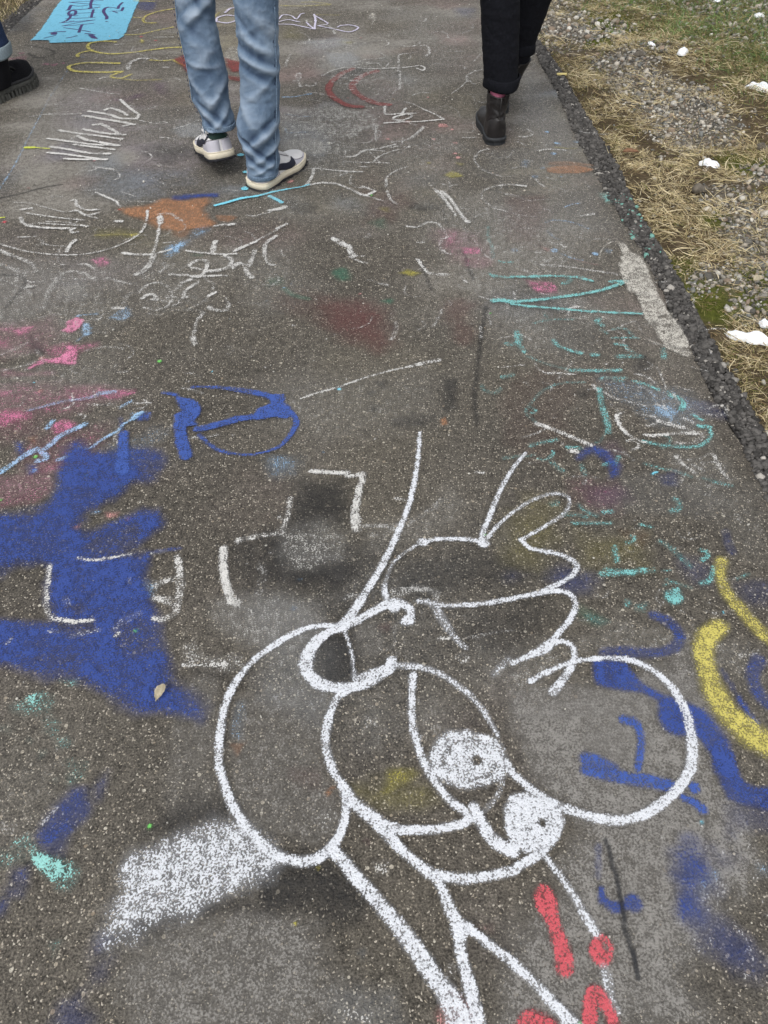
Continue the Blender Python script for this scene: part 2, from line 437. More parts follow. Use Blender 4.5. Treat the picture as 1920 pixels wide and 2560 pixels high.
# crumbling rim
t = NT('crumbled_asphalt'); P = t.pos(); v = t.voro(P, 95, dim='3D'); sc_ = t.new('ShaderNodeSeparateColor'); t.put(sc_.inputs[0], v.outputs['Color'])
c_ = t.mix(t.rng(v.outputs['Distance'], .1, .6), t.mix(sc_.outputs[0], (.058, .055, .052, 1), (.110, .104, .098, 1)), (.020, .018, .017, 1))
c_ = t.mix(t.math('GREATER_THAN', sc_.outputs[1], .93), c_, (.26, .24, .21, 1))
M_RIM = t.done(c_, .75, t.bump(t.math('MULTIPLY', v.outputs['Distance'], -1.0), .006, 1.0), .35)
def rim(name, fa, fb, seed, y0=-9, y1=30):
    ys = np.concatenate([np.arange(y0, .8, .1), np.arange(.8, 6, .008), np.arange(6, y1, .3)]); n = 26; u = np.linspace(0, 1, n)
    a = fa(ys)[:, None]; b = fb(ys)[:, None]; wob = (fbm(ys * 9, ys * 0 + 3, seed)[:, None] - .5) * .09 - .012
    X = a - .012 * np.sign(b - a) + (b + wob - a) * u; Y = np.repeat(ys[:, None], n, 1)
    Z = -.004 + .004 * smooth(.02, .12, u)[None] * smooth(1, .85, u)[None] - .05 * smooth(.62, 1.0, u)[None] ** 1.3 + (fbm(X * 90, Y * 90, seed + 1, 3) - .5) * .016 * smooth(0.02, .18, u)[None]
    V = np.stack([X, Y, Z], 2).reshape(-1, 3)
    i, j = np.meshgrid(np.arange(len(ys) - 1), np.arange(n - 1), indexing='ij'); q = i * n + j
    F = np.stack([q, q + 1, q + n + 1, q + n], 2).reshape(-1, 4)
    return mesh_np(name, V, F, M_RIM, PATH, True)
rim('crumbled_edge', inner, outer, 11)
rim('crumbled_edge', left_edge, lambda y: left_edge(y) - .08, 15)

# verge: one sheet of soil running to the horizon on both sides, dished under the path
def verge_z(x, y):
    d = np.maximum(x - outer(y), left_edge(y) - .08 - x)            # metres outside the path
    b = (fbm(x * 3, y * 3, 201, 4) - .5) * .10 + (fbm(x * 14, y * 14, 207, 3) - .5) * .030 + (fbm(x * 60, y * 60, 209, 2) - .5) * .010
    return np.where(d > -.05, -.030 + np.clip(b, -.04, .05) * smooth(-.03, .15, d) + .02 * smooth(.1, .6, d), -.045) * 1.0
GRAVEL = [((1470, 70), .22), ((1520, 60), .18), ((1560, 150), .20), ((1600, 190), .24), ((1650, 220), .24), ((1690, 270), .26), ((1720, 300), .24), ((1760, 320), .2), ((1640, 120), .1),
          ((1830, 480), .12), ((1870, 520), .14), ((1900, 600), .16), ((1880, 560), .14), ((1910, 430), .12), ((1770, 690), .10), ((1820, 680), .10), ((1870, 700), .12), ((1890, 760), .10), ((1910, 660), .12)]
GP = [(*map(float, at(*p)), r) for p, r in GRAVEL]
MOSS = [((1700, 650), .07), ((1790, 540), .06), ((1870, 400), .10), ((1830, 375), .06), ((1750, 720), .10), ((1800, 760), .08), ((1900, 740), .08), ((1520, 50), .14), ((1490, 40), .10), ((1560, 65), .1), ((1500, 95), .08), ((1890, 690), .08)]
MP = [(*map(float, at(*p)), r) for p, r in MOSS]
def blobf(x, y, L, k=1.0):
    m = np.zeros_like(np.asarray(x, float))
    for (px, py, r) in L:
        m = np.maximum(m, 1 - smooth(.5, 1.4, np.hypot(x - px, y - py) / (r * k)))
    return m
def gravel_m(x, y):
    g = blobf(x, y, GP, .8)
    far = smooth(.42, .62, fbm(x * 1.4 + 5, y * 1.4, 301, 3)) * smooth(4.2, 5.0, y)
    return np.clip(np.maximum(g, far) * (.55 + .9 * fbm(x * 9, y * 9, 305, 3)), 0, 1)
def green_m(x, y):
    gx, gy = at(1870, 60); a = smooth(-.45, .40, (x - outer(y)) - .95 - .28 * (4.0 - y))
    return np.clip(a * smooth(2.9, 3.5, y) * (.5 + 1.0 * fbm(x * 4, y * 4, 311, 3)), 0, 1)

t = NT('soil'); P = t.pos()
n1 = t.noise(P, 4, 5, .65); n2 = t.noise(P, 60, 4, .65)
c_ = t.ramp(t.math('ADD', t.math('MULTIPLY', n1, .5), t.math('MULTIPLY', n2, .5)), [(.3, (.035, .026, .015)), (.5, (.075, .056, .034)), (.7, (.16, .125, .075))])
c_ = t.mix(t.math('MULTIPLY', t.attr('gravel'), .8), c_, t.mix(n2, (.05, .045, .038, 1), (.19, .175, .15, 1)))
c_ = t.mix(t.math('MULTIPLY', t.attr('moss'), .9), c_, t.mix(n2, (.03, .04, .006, 1), (.12, .135, .02, 1)))
far_ = t.noise(P, 1.2, 4)
c_ = t.mix(t.attr('lawn'), c_, t.mix(t.math('ADD', t.math('MULTIPLY', far_, .6), t.math('MULTIPLY', n2, .4)), (.05, .06, .018, 1), (.17, .15, .06, 1)))
M_SOIL = t.done(c_, .95, t.bump(n2, .008, 1.0), .15)
def build_ground():
    xs = np.concatenate([-np.geomspace(200, 6, 12), np.arange(-5, -1.5, .08), np.linspace(-1.4, .6, 6), np.arange(.70, 3.6, .016), np.arange(3.65, 6, .1), np.geomspace(6.2, 200, 12)])
    ys = np.concatenate([-np.geomspace(200, 3, 10), np.arange(-2.8, 1.0, .1), np.arange(1.0, 6.4, .018), np.arange(6.45, 9, .12), np.geomspace(9.3, 250, 16)])
    X, Y = np.meshgrid(xs, ys); Z = verge_z(X, Y)
    V = np.stack([X, Y, Z], 2).reshape(-1, 3); n = len(xs)
    i, j = np.meshgrid(np.arange(len(ys) - 1), np.arange(n - 1), indexing='ij'); a = i * n + j
    F = np.stack([a, a + 1, a + n + 1, a + n], 2).reshape(-1, 4)
    x, y = V[:, 0], V[:, 1]
    lawn = np.maximum(green_m(x, y) * .6, smooth(6, 8, np.hypot(x, y - 2)))
    o = mesh_np('ground', V, F, M_SOIL, None, True, {'gravel': ('FLOAT', gravel_m(x, y)), 'moss': ('FLOAT', blobf(x, y, MP)), 'lawn': ('FLOAT', lawn)})
    tag(o, kind='structure')
build_ground()

# ---- loose stones
def ico(sub=1):
    bm = bmesh.new(); bmesh.ops.create_icosphere(bm, subdivisions=sub, radius=1)
    V = np.array([v.co[:] for v in bm.verts]); F = np.array([[v.index for v in f.verts] for f in bm.faces]); bm.free(); return V, F
IV, IF = ico(1)
def rotmats(n, tilt):
    a = rng.uniform(0, 2 * np.pi, n); b = rng.normal(0, tilt, n); c = rng.normal(0, tilt, n)
    ca, sa, cb, sb, cc, sc = np.cos(a), np.sin(a), np.cos(b), np.sin(b), np.cos(c), np.sin(c)
    Z = np.zeros(n); O = np.ones(n)
    Rz = np.stack([ca, -sa, Z, sa, ca, Z, Z, Z, O], 1).reshape(n, 3, 3)
    Rx = np.stack([O, Z, Z, Z, cb, -sb, Z, sb, cb], 1).reshape(n, 3, 3)
    Ry = np.stack([cc, Z, sc, Z, O, Z, -sc, Z, cc], 1).reshape(n, 3, 3)
    return Rx @ Ry @ Rz
t = NT('stones'); ca = t.attr('col', 'Color'); nn = t.noise(t.pos(), 220, 3, .6)
vm = t.new('ShaderNodeVectorMath', operation='SCALE'); t.put(vm.inputs[0], ca); t.put(vm.inputs[3], t.rng(nn, .3, .7, .72, 1.2))
M_STONE = t.done(vm.outputs[0], .8, t.bump(nn, .002, .8), .3)
def stones(name, x, y, z, r, cols, flat=(.35, .8), parent=None, smooth_=False, tilt=.35):
    n = len(x); base = IV[None] * (1 + rng.normal(0, .16, (n, len(IV), 1)))
    s = np.stack([r * rng.uniform(.75, 1.25, n), r * rng.uniform(.6, 1.0, n), r * rng.uniform(*flat, n)], 1)[:, None]
    V = np.einsum('nij,nkj->nki', rotmats(n, tilt), base * s) + np.stack([x, y, z], 1)[:, None]
    F = (IF[None] + (np.arange(n) * len(IV))[:, None, None]).reshape(-1, 3)
    C = np.repeat(np.concatenate([cols, np.ones((n, 1))], 1)[:, None], len(IV), 1)
    o = mesh_np(name, V.reshape(-1, 3), F, M_STONE, parent, smooth_, {'col': ('FLOAT_COLOR', C.reshape(-1, 4))})
    return tag(o, kind='stuff')
def stone_cols(n, pale=.12):
    pal = np.array([(.27, .25, .215), (.17, .16, .14), (.34, .305, .25), (.22, .20, .17), (.09, .085, .075), (.25, .195, .145), (.42, .385, .33), (.18, .185, .175)])
    c = pal[rng.integers(0, len(pal), n)] * rng.uniform(.75, 1.25, (n, 1))
    p = rng.random(n) < pale; c[p] = np.array([.50, .48, .43]) * rng.uniform(.8, 1.25, (p.sum(), 1))
    return c
N = 190000
x = rng.uniform(.75, 4.0, N); y = rng.uniform(1.2, 6.6, N)
g = gravel_m(x, y); d = x - outer(y)
ok = (d > .01) & (rng.random(N) < np.clip(g * .85 + .03, 0, 1)) & (np.abs((x) / (y + .6)) < .62)
x, y, g = x[ok], y[ok], g[ok]
r = np.clip(rng.lognormal(np.log(.0054), .45, len(x)), .0025, .020)
far = y > 4.6; keep = ~far | (rng.random(len(x)) < .5); x, y, r = x[keep], y[keep], r[keep]; r = np.where(y > 4.6, r * 1.3, r)
o = stones('gravel', x, y, verge_z(x, y) + r * .25, r, stone_cols(len(x))); tag(o, 'grey gravel and pebbles scattered in worn patches of the verge', 'gravel')
# coarse lumps standing out of the crumbling rim
N = 15000
y = rng.uniform(.9, 6.0, N); u = rng.beta(1.5, 1.5, N) * 1.12 - .10; x = inner(y) + (outer(y) - inner(y)) * u * 1.04
r = np.clip(rng.lognormal(np.log(.0058), .4, N), .003, .016)
z = .002 - .05 * smooth(.62, 1.0, u) ** 1.3
c = np.array([.066, .062, .058]) * rng.uniform(.4, 1.8, (N, 1)); p = rng.random(N) < .035; c[p] = np.array([.34, .32, .29]) * rng.uniform(.6, 1.3, (p.sum(), 1))
tx, ty = at(1620, 560); p = (np.hypot(x - 1.0 * tx + .04, y - ty) < .22) & (rng.random(N) < .09); c[p] = (.16, .34, .29)
stones('asphalt_lump', x, y, z, r, c, (.4, .9), PATH)
y = rng.uniform(3.5, 6, 1500); x = left_edge(y) - .10 * rng.random(1500)
stones('asphalt_lump', x, y, np.full(1500, -.01), np.full(1500, .009), np.repeat([[.07, .065, .06]], 1500, 0), (.4, .9), PATH)
# grit on the smooth path
N = 900; y = rng.uniform(.3, 6, N); x = rng.uniform(-1.9, .9, N)
o = stones('grit', x, y, np.full(N, .0045), np.clip(rng.lognormal(np.log(.0022), .35, N), .0014, .005), stone_cols(N, .5) * 1.1, (.5, .9), PATH)

# ---- grass
def blades(name, label, n, dens_fn, length, width, cols, lean, seed, zoff=0.0, box=(.75, 4.0, 1.1, 6.6), curl=.5, clump=0):
    R = np.random.default_rng(seed)
    x = R.uniform(box[0], box[1], n); y = R.uniform(box[2], box[3], n)
    d = dens_fn(x, y); ok = (R.random(n) < d) & (np.abs(x / (y + .6)) < .64); x, y = x[ok], y[ok]; n = len(x)
    L = R.lognormal(np.log(length), .35, n); W = width * R.uniform(.6, 1.4, n)
    cell = vnoise(x * 11, y * 11, seed) * 2 * np.pi * 1.5
    az = cell + R.normal(0, .9, n) if clump else R.uniform(0, 2 * np.pi, n)
    th = np.clip(R.normal(lean, .30, n), .05, 1.53)      # angle from upright
    dx, dy = np.cos(az), np.sin(az)
    z0 = verge_z(x, y) + zoff + R.random(n) * .008
    pts = []
    K = 4; px, py, pz = x.copy(), y.copy(), z0.copy(); daz = R.normal(0, curl, n); dth = R.uniform(.05, .45, n)
    P_ = [np.stack([px, py, pz], 1)]
    for k in range(1, K):
        tk = np.clip(th + dth * k, 0, 1.75); ak = az + daz * k * .6
        px = px + np.sin(tk) * np.cos(ak) * L / (K - 1); py = py + np.sin(tk) * np.sin(ak) * L / (K - 1); pz = pz + np.cos(tk) * L / (K - 1)
        pz = np.maximum(pz, z0 + .002 * k)
        P_.append(np.stack([px, py, pz], 1))
    roll = R.uniform(-1.0, 1.0, n)
    side = np.stack([-dy * np.cos(roll), dx * np.cos(roll), np.sin(roll)], 1)
    V = []
    for k, p in enumerate(P_):
        w = (W * [.8, 1.0, .75, .12][k])[:, None] * .5
        V += [p - side * w, p + side * w]
    V = np.stack(V, 1)      # n, 8, 3
    q = np.array([[0, 1, 3, 2], [2, 3, 5, 4], [4, 5, 7, 6]])
    F = (q[None] + (np.arange(n) * 8)[:, None, None]).reshape(-1, 4)
    pal = np.array(cols); C = pal[R.integers(0, len(pal), n)] * R.uniform(.7, 1.3, (n, 1))
    C = np.repeat(np.concatenate([C, np.ones((n, 1))], 1)[:, None], 8, 1)
    o = mesh_np(name, V.reshape(-1, 3), F, M_GRASS, None, True, {'col': ('FLOAT_COLOR', C.reshape(-1, 4))})
    return tag(o, label, 'grass', kind='stuff')
t = NT('grass_blade'); ca = t.attr('col', 'Color')
t.done(ca, .7, None, .25); tl = t.new('ShaderNodeBsdfTranslucent'); t.put(tl.inputs[0], ca); mx = t.new('ShaderNodeMixShader'); mx.inputs[0].default_value = .25
t.l.new(t.b.outputs[0], mx.inputs[1]); t.l.new(tl.outputs[0], mx.inputs[2]); t.l.new(mx.outputs[0], t.out.inputs[0]); M_GRASS = t.m
STRAW = [(.62, .52, .31), (.78, .68, .46), (.50, .40, .22), (.26, .185, .10), (.70, .60, .36), (.38, .33, .17)]
OLIVE = [(.14, .15, .040), (.19, .19, .06), (.10, .11, .03), (.27, .23, .10), (.22, .19, .07)]
GREEN = [(.10, .19, .055), (.14, .25, .075), (.08, .15, .045), (.22, .28, .11)]
def straw_d(x, y):
    d = x - outer(y); g = gravel_m(x, y); tuft = fbm(x * 8, y * 8, 401, 4); big = fbm(x * 2.2, y * 2.2, 405, 3)
    near = 1 - smooth(.35, .8, d)
    s = smooth(.36, .56, tuft) * (.5 + .75 * near) * (.6 + .9 * smooth(.35, .6, big))
    s = np.where(d < .02, smooth(-.02, .04, d) * s, s)
    return np.clip((s + .05) * (1 - .82 * g) * (1 - .55 * green_m(x, y)) * (1 - .6 * blobf(x, y, MP, .8)), 0, 1)
def olive_d(x, y):
    d = x - outer(y); g = gravel_m(x, y); n = fbm(x * 5, y * 5, 421, 3)
    return np.where(d < .0, 0, np.clip(smooth(.38, .60, n) * (1 - .85 * g) * 1.0 + .12 * (1 - g) + .5 * green_m(x, y), 0, 1))
def green_d(x, y): return np.where(x - outer(y) < .1, 0, green_m(x, y))
blades('dry_grass', 'matted straw-coloured dead grass along the right side of the path', 355000, straw_d, .027, .0016, STRAW, 1.20, 21, .002, clump=1)
blades('dry_grass', 'long pale stalks of dead grass lying loose over the verge', 40000, lambda x, y: straw_d(x, y) * .6, .075, .0019, STRAW[:3], 1.35, 22, .008)
blades('olive_grass', 'short olive and brown grass between the straw and the gravel', 135000, olive_d, .024, .0019, OLIVE + STRAW[3:4], .85, 23)
blades('green_grass', 'greener lawn grass at the far right of the verge', 160000, green_d, .042, .0022, GREEN + OLIVE[3:], .75, 24, clump=1)
blades('moss', 'low bright moss cushions in the gravel', 80000, lambda x, y: np.where(x - outer(y) < .03, 0, np.clip(blobf(x, y, MP) + .35 * smooth(.55, .68, fbm(x * 4, y * 4, 431, 3)), 0, 1)), .010, .0022, [(.10, .125, .012), (.15, .165, .02), (.07, .09, .012)], .6, 25)
def left_d(x, y): return smooth(.0, .1, left_edge(y) - .07 - x) * .8
_fov = 1
def blades_left():
    R = np.random.default_rng(5)
    o = None
N = 26000; xl = rng.uniform(-3.4, -1.9, N); yl = rng.uniform(3.6, 6.4, N); okl = xl < left_edge(yl) - .06
def tufts(name, label, x, y, length, width, cols, seed):
    R = np.random.default_rng(seed); n = len(x); az = R.uniform(0, 6.28, n); th = R.uniform(.4, 1.4, n); L = R.lognormal(np.log(length), .3, n)
    z0 = verge_z(x, y); base = np.stack([x, y, z0], 1); dr = np.stack([np.sin(th) * np.cos(az), np.sin(th) * np.sin(az), np.cos(th)], 1)
    sd_ = np.stack([-np.sin(az), np.cos(az), 0 * az], 1) * width * .5
    V = np.stack([base - sd_, base + sd_, base + dr * L[:, None] + sd_ * .2, base + dr * L[:, None] - sd_ * .2], 1)
    F = np.arange(n * 4).reshape(-1, 4); pal = np.array(cols); C = pal[R.integers(0, len(pal), n)] * R.uniform(.7, 1.3, (n, 1))
    C = np.repeat(np.concatenate([C, np.ones((n, 1))], 1)[:, None], 4, 1)
    return tag(mesh_np(name, V.reshape(-1, 3), F, M_GRASS, None, True, {'col': ('FLOAT_COLOR', C.reshape(-1, 4))}), label, 'grass', kind='stuff')
tufts('verge_grass', 'short mixed grass at the left edge of the path', xl[okl], yl[okl], .03, .003, OLIVE + STRAW[:3], 9)
# blades straying over the rim onto the path side
def stray(x, y):
    d = outer(y) - x
    return np.where((d > -.02) & (d < .08), (1 - smooth(-.02, .08, d)) * 1.0 * smooth(.38, .55, fbm(x * 6, y * 6, 77, 2)), 0)
blades('stray_grass', 'single straw blades hanging over the crumbled asphalt edge', 60000, stray, .035, .0020, STRAW, 1.2, 27, .012)

# ------------------------------------------------------------------ graffiti, oldest coats first
def coat(key, text, **k): return tag(paint('paint_mark', key, text, PATH, **k), kind='stuff')

# worn washes and marks that have no shape of their own: parts of the path
coat('grey', """P F 60 .74 | 1100,1520 1300,1470 1480,1400 1560,1560 1600,1720 1640,1860 1570,1960 1500,2120 1540,2230 1090,2230 1110,2020 1180,1900 1240,1800 1130,1660
P F 30 .45 | 505,1500 690,1470 720,1560 690,1640 735,1760 700,1830 560,1800 490,1690
P F 60 .60 | 330,2010 470,1960 640,1975 700,2060 730,2230 350,2230 270,2120
P F 25 .5 | 480,1300 560,1280 700,1330 640,1420 520,1370
P h 50 .42 | 620,740 760,690 860,880 820,950 640,960
P g 60 .40 | 1150,1150 1400,1050 1380,1659 1080,1659
P j 60 .33 | 1050,0 1400,0 1480,240 1100,330
P d 60 .42 | 0,60 380,60 340,260 200,420 0,430""", res=.009)
coat('grey', """P i 20 .62 | 480,1380 860,1370 900,1560 700,1600 480,1520
P i 30 .6 | 0,1150 420,1120 900,1190 940,1300 500,1330 0,1330
P i 20 .6 | 800,960 950,990 1120,1110 1180,1010 1200,1180 1260,1260 1080,1230 900,1120""", res=.008)
coat('haze', """P F 30 .25 | 560,1280 660,1290 760,1420 700,1560 560,1500
P b 40 .62 | 170,790 430,830 440,1000 200,980
P a 40 .22 | 1150,780 1320,740 1330,880 1140,890
P b 50 .18 | 300,250 660,260 640,440 480,420
P f 60 .12 | 700,1400 1300,1500 1400,1659 600,1659
P d 30 .22 | 360,150 560,170 560,300 380,280
P p 120 .14 | 300,250 1200,200 1400,700 1500,1000 500,900
P c 60 .24 | 60,420 260,620 480,980 300,1000 60,800
P k 60 .25 | 480,1500 900,1480 960,1659 480,1659""", res=.01)
coat('black', """P j 80 .46 | 840,440 1000,330 1250,240 1480,190 1520,300 1300,370 1050,420 900,490
P j 80 .54 | 700,1130 860,1010 1150,920 1450,830 1659,780 1659,900 1400,960 1100,1000 800,1110
P k 110 .48 | 0,700 250,640 480,600 640,720 760,900 500,960 250,880 0,930
P h 70 .50 | 390,830 520,800 620,880 640,1030 560,1100 430,1060 380,960
P h 70 .34 | 0,150 300,120 420,200 620,380 400,520 100,440
P e 90 .30 | 300,1430 560,1430 620,1659 280,1659
P e 30 .4 | 1230,800 1290,800 1290,980 1230,990
P e 30 .35 | 860,1050 1120,1040 1100,1110 900,1110
D e .35 | 820,830,40 750,890,30 760,990,35 1100,1070,30
P f 30 .4 | 420,880 500,860 520,920 420,930
P f 40 .4 | 770,700 880,650 900,740 780,770
P a 60 .32 | 920,960 1200,930 1280,1000 1050,1060
P a 50 .30 | 1300,1010 1540,1020 1540,1070 1360,1060
P b 40 .34 | 190,1310 400,1340 380,1390 220,1380
P b 30 .42 | 440,490 560,440 700,450 620,500
P b 30 .4 | 1010,1330 1220,1320 1200,1350 1050,1370
S e 22 .45 | 1360,20 1390,100 1410,150
S e 30 .42 | 1490,330 1465,480 1445,640 1430,780 1415,900 1430,1080
S e 22 .30 | 1050,20 1100,120 1130,220
S p 18 .5 | 190,1090 230,1180 265,1300
S p 14 .35 | 20,750 60,870
S a 20 .5 | 0,1285 150,1250 280,1215 400,1195
S o 22 .45 | 0,535 120,545 165,580 130,640 80,700 40,750
P d 30 .4 | 160,520 290,560 280,620 180,600
S a 22 .35 | 170,290 320,320 350,350 250,375 180,345
P a 40 .3 | 60,100 230,110 200,200 80,220
P g 60 .36 | 1080,1030 1500,1020 1500,1110 1180,1090""", res=.006, edge=.7)
coat('navy', """P n 40 .3 | 1490,60 1600,60 1600,120 1500,120
P a 20 .5 | 900,10 1000,5 980,60 900,60
P i 60 .45 | 20,400 220,400 520,400 500,500 300,480
P i 60 .30 | 1120,350 1280,350 1290,470 1160,470
P i 40 .26 | 1440,460 1640,480 1640,600 1500,560
P l 90 .40 | 1330,1050 1500,1150 1560,1300 1420,1330
P f 40 .28 | 1100,900 1350,980 1340,1040 1150,1010""", res=.008)
coat('haze', """P b 20 .62 | 460,340 640,345 640,420 500,430
P b 25 .55 | 300,270 480,250 600,260 500,310 380,310
P a 30 .55 | 1150,830 1290,800 1310,880 1160,890""", res=.006)
coat('cream', """P b 25 .55 | 200,900 400,900 430,990 220,985
P a 12 .55 | 1450,350 1500,300 1545,310 1550,400 1460,390
P b 12 .6 | 730,80 780,80 770,120 730,120
S b 14 .6 | 770,120 750,160
S b 12 .5 | 510,75 570,70
S n 9 .6 | 340,300 420,300 520,290
S n 14 .55 | 430,340 540,330 600,310
S n 10 .5 | 640,28 760,30 940,18
S n 14 .5 | 800,24 900,22 
P o 15 .35 | 360,620 540,600 520,660 380,680
P d 30 .35 | 0,560 130,590 200,640 60,660
P d 30 .30 | 0,830 60,850 90,900 0,910""", res=.006)
coat('maroon', """P e 110 .55 | 420,320 560,300 850,320 860,560 740,600 560,540 430,440
P e 90 .16 | 180,260 400,260 400,380 200,380
P e 60 .25 | 1230,300 1380,320 1380,560 1280,560
P b 60 .2 | 700,1250 1000,1240 1010,1320 900,1450 740,1440
P h 40 .35 | 790,740 860,730 850,780
P k 60 .25 | 300,50 420,20 400,90
P f 70 .09 | 0,720 360,740 320,1300 0,1200
P m 40 .2 | 0,560 200,580 160,600
P p 90 .22 | 550,650 850,640 850,1050 560,1000""", res=.009)
coat('dimyellow', """P f 90 .24 | 60,1540 300,1560 340,1659 60,1659
P i 110 .26 | 420,130 900,150 880,330 480,330
P i 90 .24 | 0,0 240,0 300,140 160,350 0,330
P k 30 .62 | 870,40 1010,0 1060,40 940,130 860,180 760,230 720,200 830,130
P k 70 .32 | 640,150 1100,100 1150,200 1000,300 800,300
P a 40 .30 | 620,1480 900,1500 880,1530 640,1530
P n 50 .25 | 180,200 320,190 330,290 190,290
P n 20 .5 | 640,310 720,300 700,325""", res=.007)
coat('purple', """P f 60 .32 | 480,1480 680,1460 760,1560 640,1610 500,1590
P a 30 .45 | 760,650 900,610 940,620 840,660
P a 30 .30 | 1020,540 1050,540 1040,600 1025,600
P f 60 .3 | 560,1180 680,1200 700,1400 620,1380""", res=.008)
coat('pink', """P b 30 .36 | 1200,1530 1290,1490 1320,1540 1240,1590
P b 20 .60 | 1340,1610 1440,1600 1440,1640 1350,1640
P p 30 .44 | 180,1060 320,1060 330,1100 220,1110
P p 60 .18 | 0,920 160,900 150,1050 0,1040
P p 60 .22 | 180,1150 380,1150 380,1210 200,1230
P f 25 .55 | 80,150 260,170 290,240 160,230
P o 25 .50 | 590,440 680,410 720,460 650,490
P k 30 .22 | 680,460 750,470 740,520
D a .45 | 140,345,18 300,415,22 350,420,24 410,410,16
P a 22 .30 | 50,380 180,350 160,400""", res=.006)
coat('green', """P e 30 .62 | 520,100 580,90 600,150 560,160
P e 40 .40 | 80,150 150,150 170,190 100,190
S e 40 .45 | 180,210 240,250 340,280
P e 18 .6 | 820,290 880,280 870,300
P b 30 .3 | 740,1440 830,1410 820,1470
P a 20 .3 | 1240,1650 1300,1640 1300,1659
P i 40 .30 | 440,640 620,700 560,730""", res=.007)
# chalk crumbs and small traces
coat('chalk', """S e 20 .72 | 290,925 400,885 530,850 700,790 860,745 1000,715
S e 34 .68 | 1000,715 1080,695 1190,672
S e 30 .70 | 480,1405 540,1402
S e 42 .8 | 380,1395 480,1402 590,1400
S e 34 .65 | 650,1420 700,1405 690,1440
S e 40 .62 | 690,1450 670,1540 650,1659
S h 70 .70 | 640,0 645,60 650,110
S h 30 .45 | 690,90 800,85 900,110
S h 40 .32 | 150,30 190,80 130,140
S g 50 .42 | 1659,155 1540,190
S g 62 .78 | 1450,240 1445,330 1460,430 1490,540 1540,590
S h 60 .35 | 30,340 50,420 20,520
S h 40 .3 | 100,260 180,240 280,290 440,300
S h 44 .45 | 580,560 640,540 700,590
S h 36 .55 | 880,510 960,500 1060,500 1140,510 1170,560
S h 26 .6 | 1180,825 1250,815
S h 20 .5 | 1340,820 1500,790 1659,765
S h 24 .35 | 900,730 900,800 890,860 840,900 790,880
P h 40 .35 | 690,1300 790,1330 770,1420 680,1400
P h 40 .3 | 720,1370 760,1370 760,1460
S h 30 .45 | 1310,935 1340,920 1370,940 1340,970 1310,950
S e 30 .62 | 1430,1400 1470,1405
S e 30 .55 | 910,1570 960,1580
S e 34 .35 | 1180,1600 1210,1570 1160,1640
S e 20 .4 | 640,0 700,0
S e 24 .5 | 610,5 660,30 720,48
S e 22 .7 | 60,10 75,45 110,60 135,52
S e 30 .45 | 820,180 850,190
S e 34 .42 | 880,540 900,490 905,430
S e 40 .16 | 880,400 900,340
S b 50 .66 | 500,1545 560,1580 600,1600
S b 44 .66 | 590,1590 620,1640 640,1659
S b 26 .6 | 980,1465 1050,1470 1110,1440 1180,1450 1220,1500
S b 26 .45 | 1200,1560 1190,1600 1230,1640
S b 16 .5 | 1040,1570 1090,1570
S e 26 .8 | 1045,20 1075,60 1105,100
S e 34 .52 | 1110,110 1190,120 1240,120
S b 30 .66 | 1160,1225 1220,1290 1260,1350
S b 32 .72 | 1200,1240 1260,1290 1310,1370 1370,1440
S b 22 .35 | 1380,1440 1440,1390 1500,1380
S a 34 .55 | 410,855 380,845
S b 20 .45 | 540,1140 620,1110 690,1115
S b 30 .5 | 760,820 780,860 780,900
S b 28 .58 | 1085,820 1050,860 1000,900
S b 20 .35 | 560,850 640,855 700,835 760,815
S b 28 .45 | 540,720 540,770
S b 20 .35 | 1350,800 1410,795
S b 12 .5 | 1340,890 1420,888
S f 22 .42 | 180,65 260,10
S f 14 .6 | 180,60 360,70 540,95 700,115
S f 18 .4 | 190,70 260,115
S f 26 .45 | 70,90 140,110
S f 30 .70 | 520,835 560,870
S f 26 .62 | 800,765 870,780 930,825
S f 24 .45 | 800,870 850,850 930,910
S f 18 .5 | 940,720 970,780 1000,870
S f 36 .78 | 160,1085 260,1120 380,1170 510,1225
S f 30 .7 | 1060,1300 1120,1360 1180,1400
S f 26 .6 | 1170,1350 1240,1390
S f 28 .7 | 1310,1290 1340,1360 1400,1440
S f 22 .4 | 1140,1320 1220,1310 1280,1280
S f 18 .4 | 660,480 740,440 800,420
S f 22 .30 | 810,420 850,510
S f 16 .45 | 870,560 1000,580 1140,610
S f 20 .5 | 60,510 120,540
S l 28 .40 | 1430,1000 1490,1080 1550,1180 1560,1250
S l 60 .25 | 1100,740 1240,820 1200,880
P l 60 .30 | 1180,780 1300,700 1420,760 1300,860 1140,900
S l 30 .3 | 1580,600 1659,700
S i 40 .3 | 1400,900 1500,930 1600,900
P i 50 .25 | 660,720 760,720 760,800
P i 40 .4 | 1120,1020 1190,1040 1180,1070
S i 26 .35 | 1260,640 1360,660 1440,640
S i 20 .3 | 1100,640 1160,690
P g 60 .58 | 1180,860 1250,830 1330,930 1450,950 1550,920 1570,1000 1430,1010 1180,1000
S g 40 .7 | 1190,990 1440,990
P k 40 .46 | 750,600 880,600 860,700 760,700
P k 40 .45 | 580,1560 760,1580 760,1650 600,1640
P k 70 .28 | 380,270 540,260 540,400 400,420
P k 40 .34 | 1240,1250 1310,1260 1290,1380 1230,1370
P j 60 .22 | 0,330 100,340 100,430 0,430
S j 26 .7 | 370,260 310,320 270,370""", res=.0042)
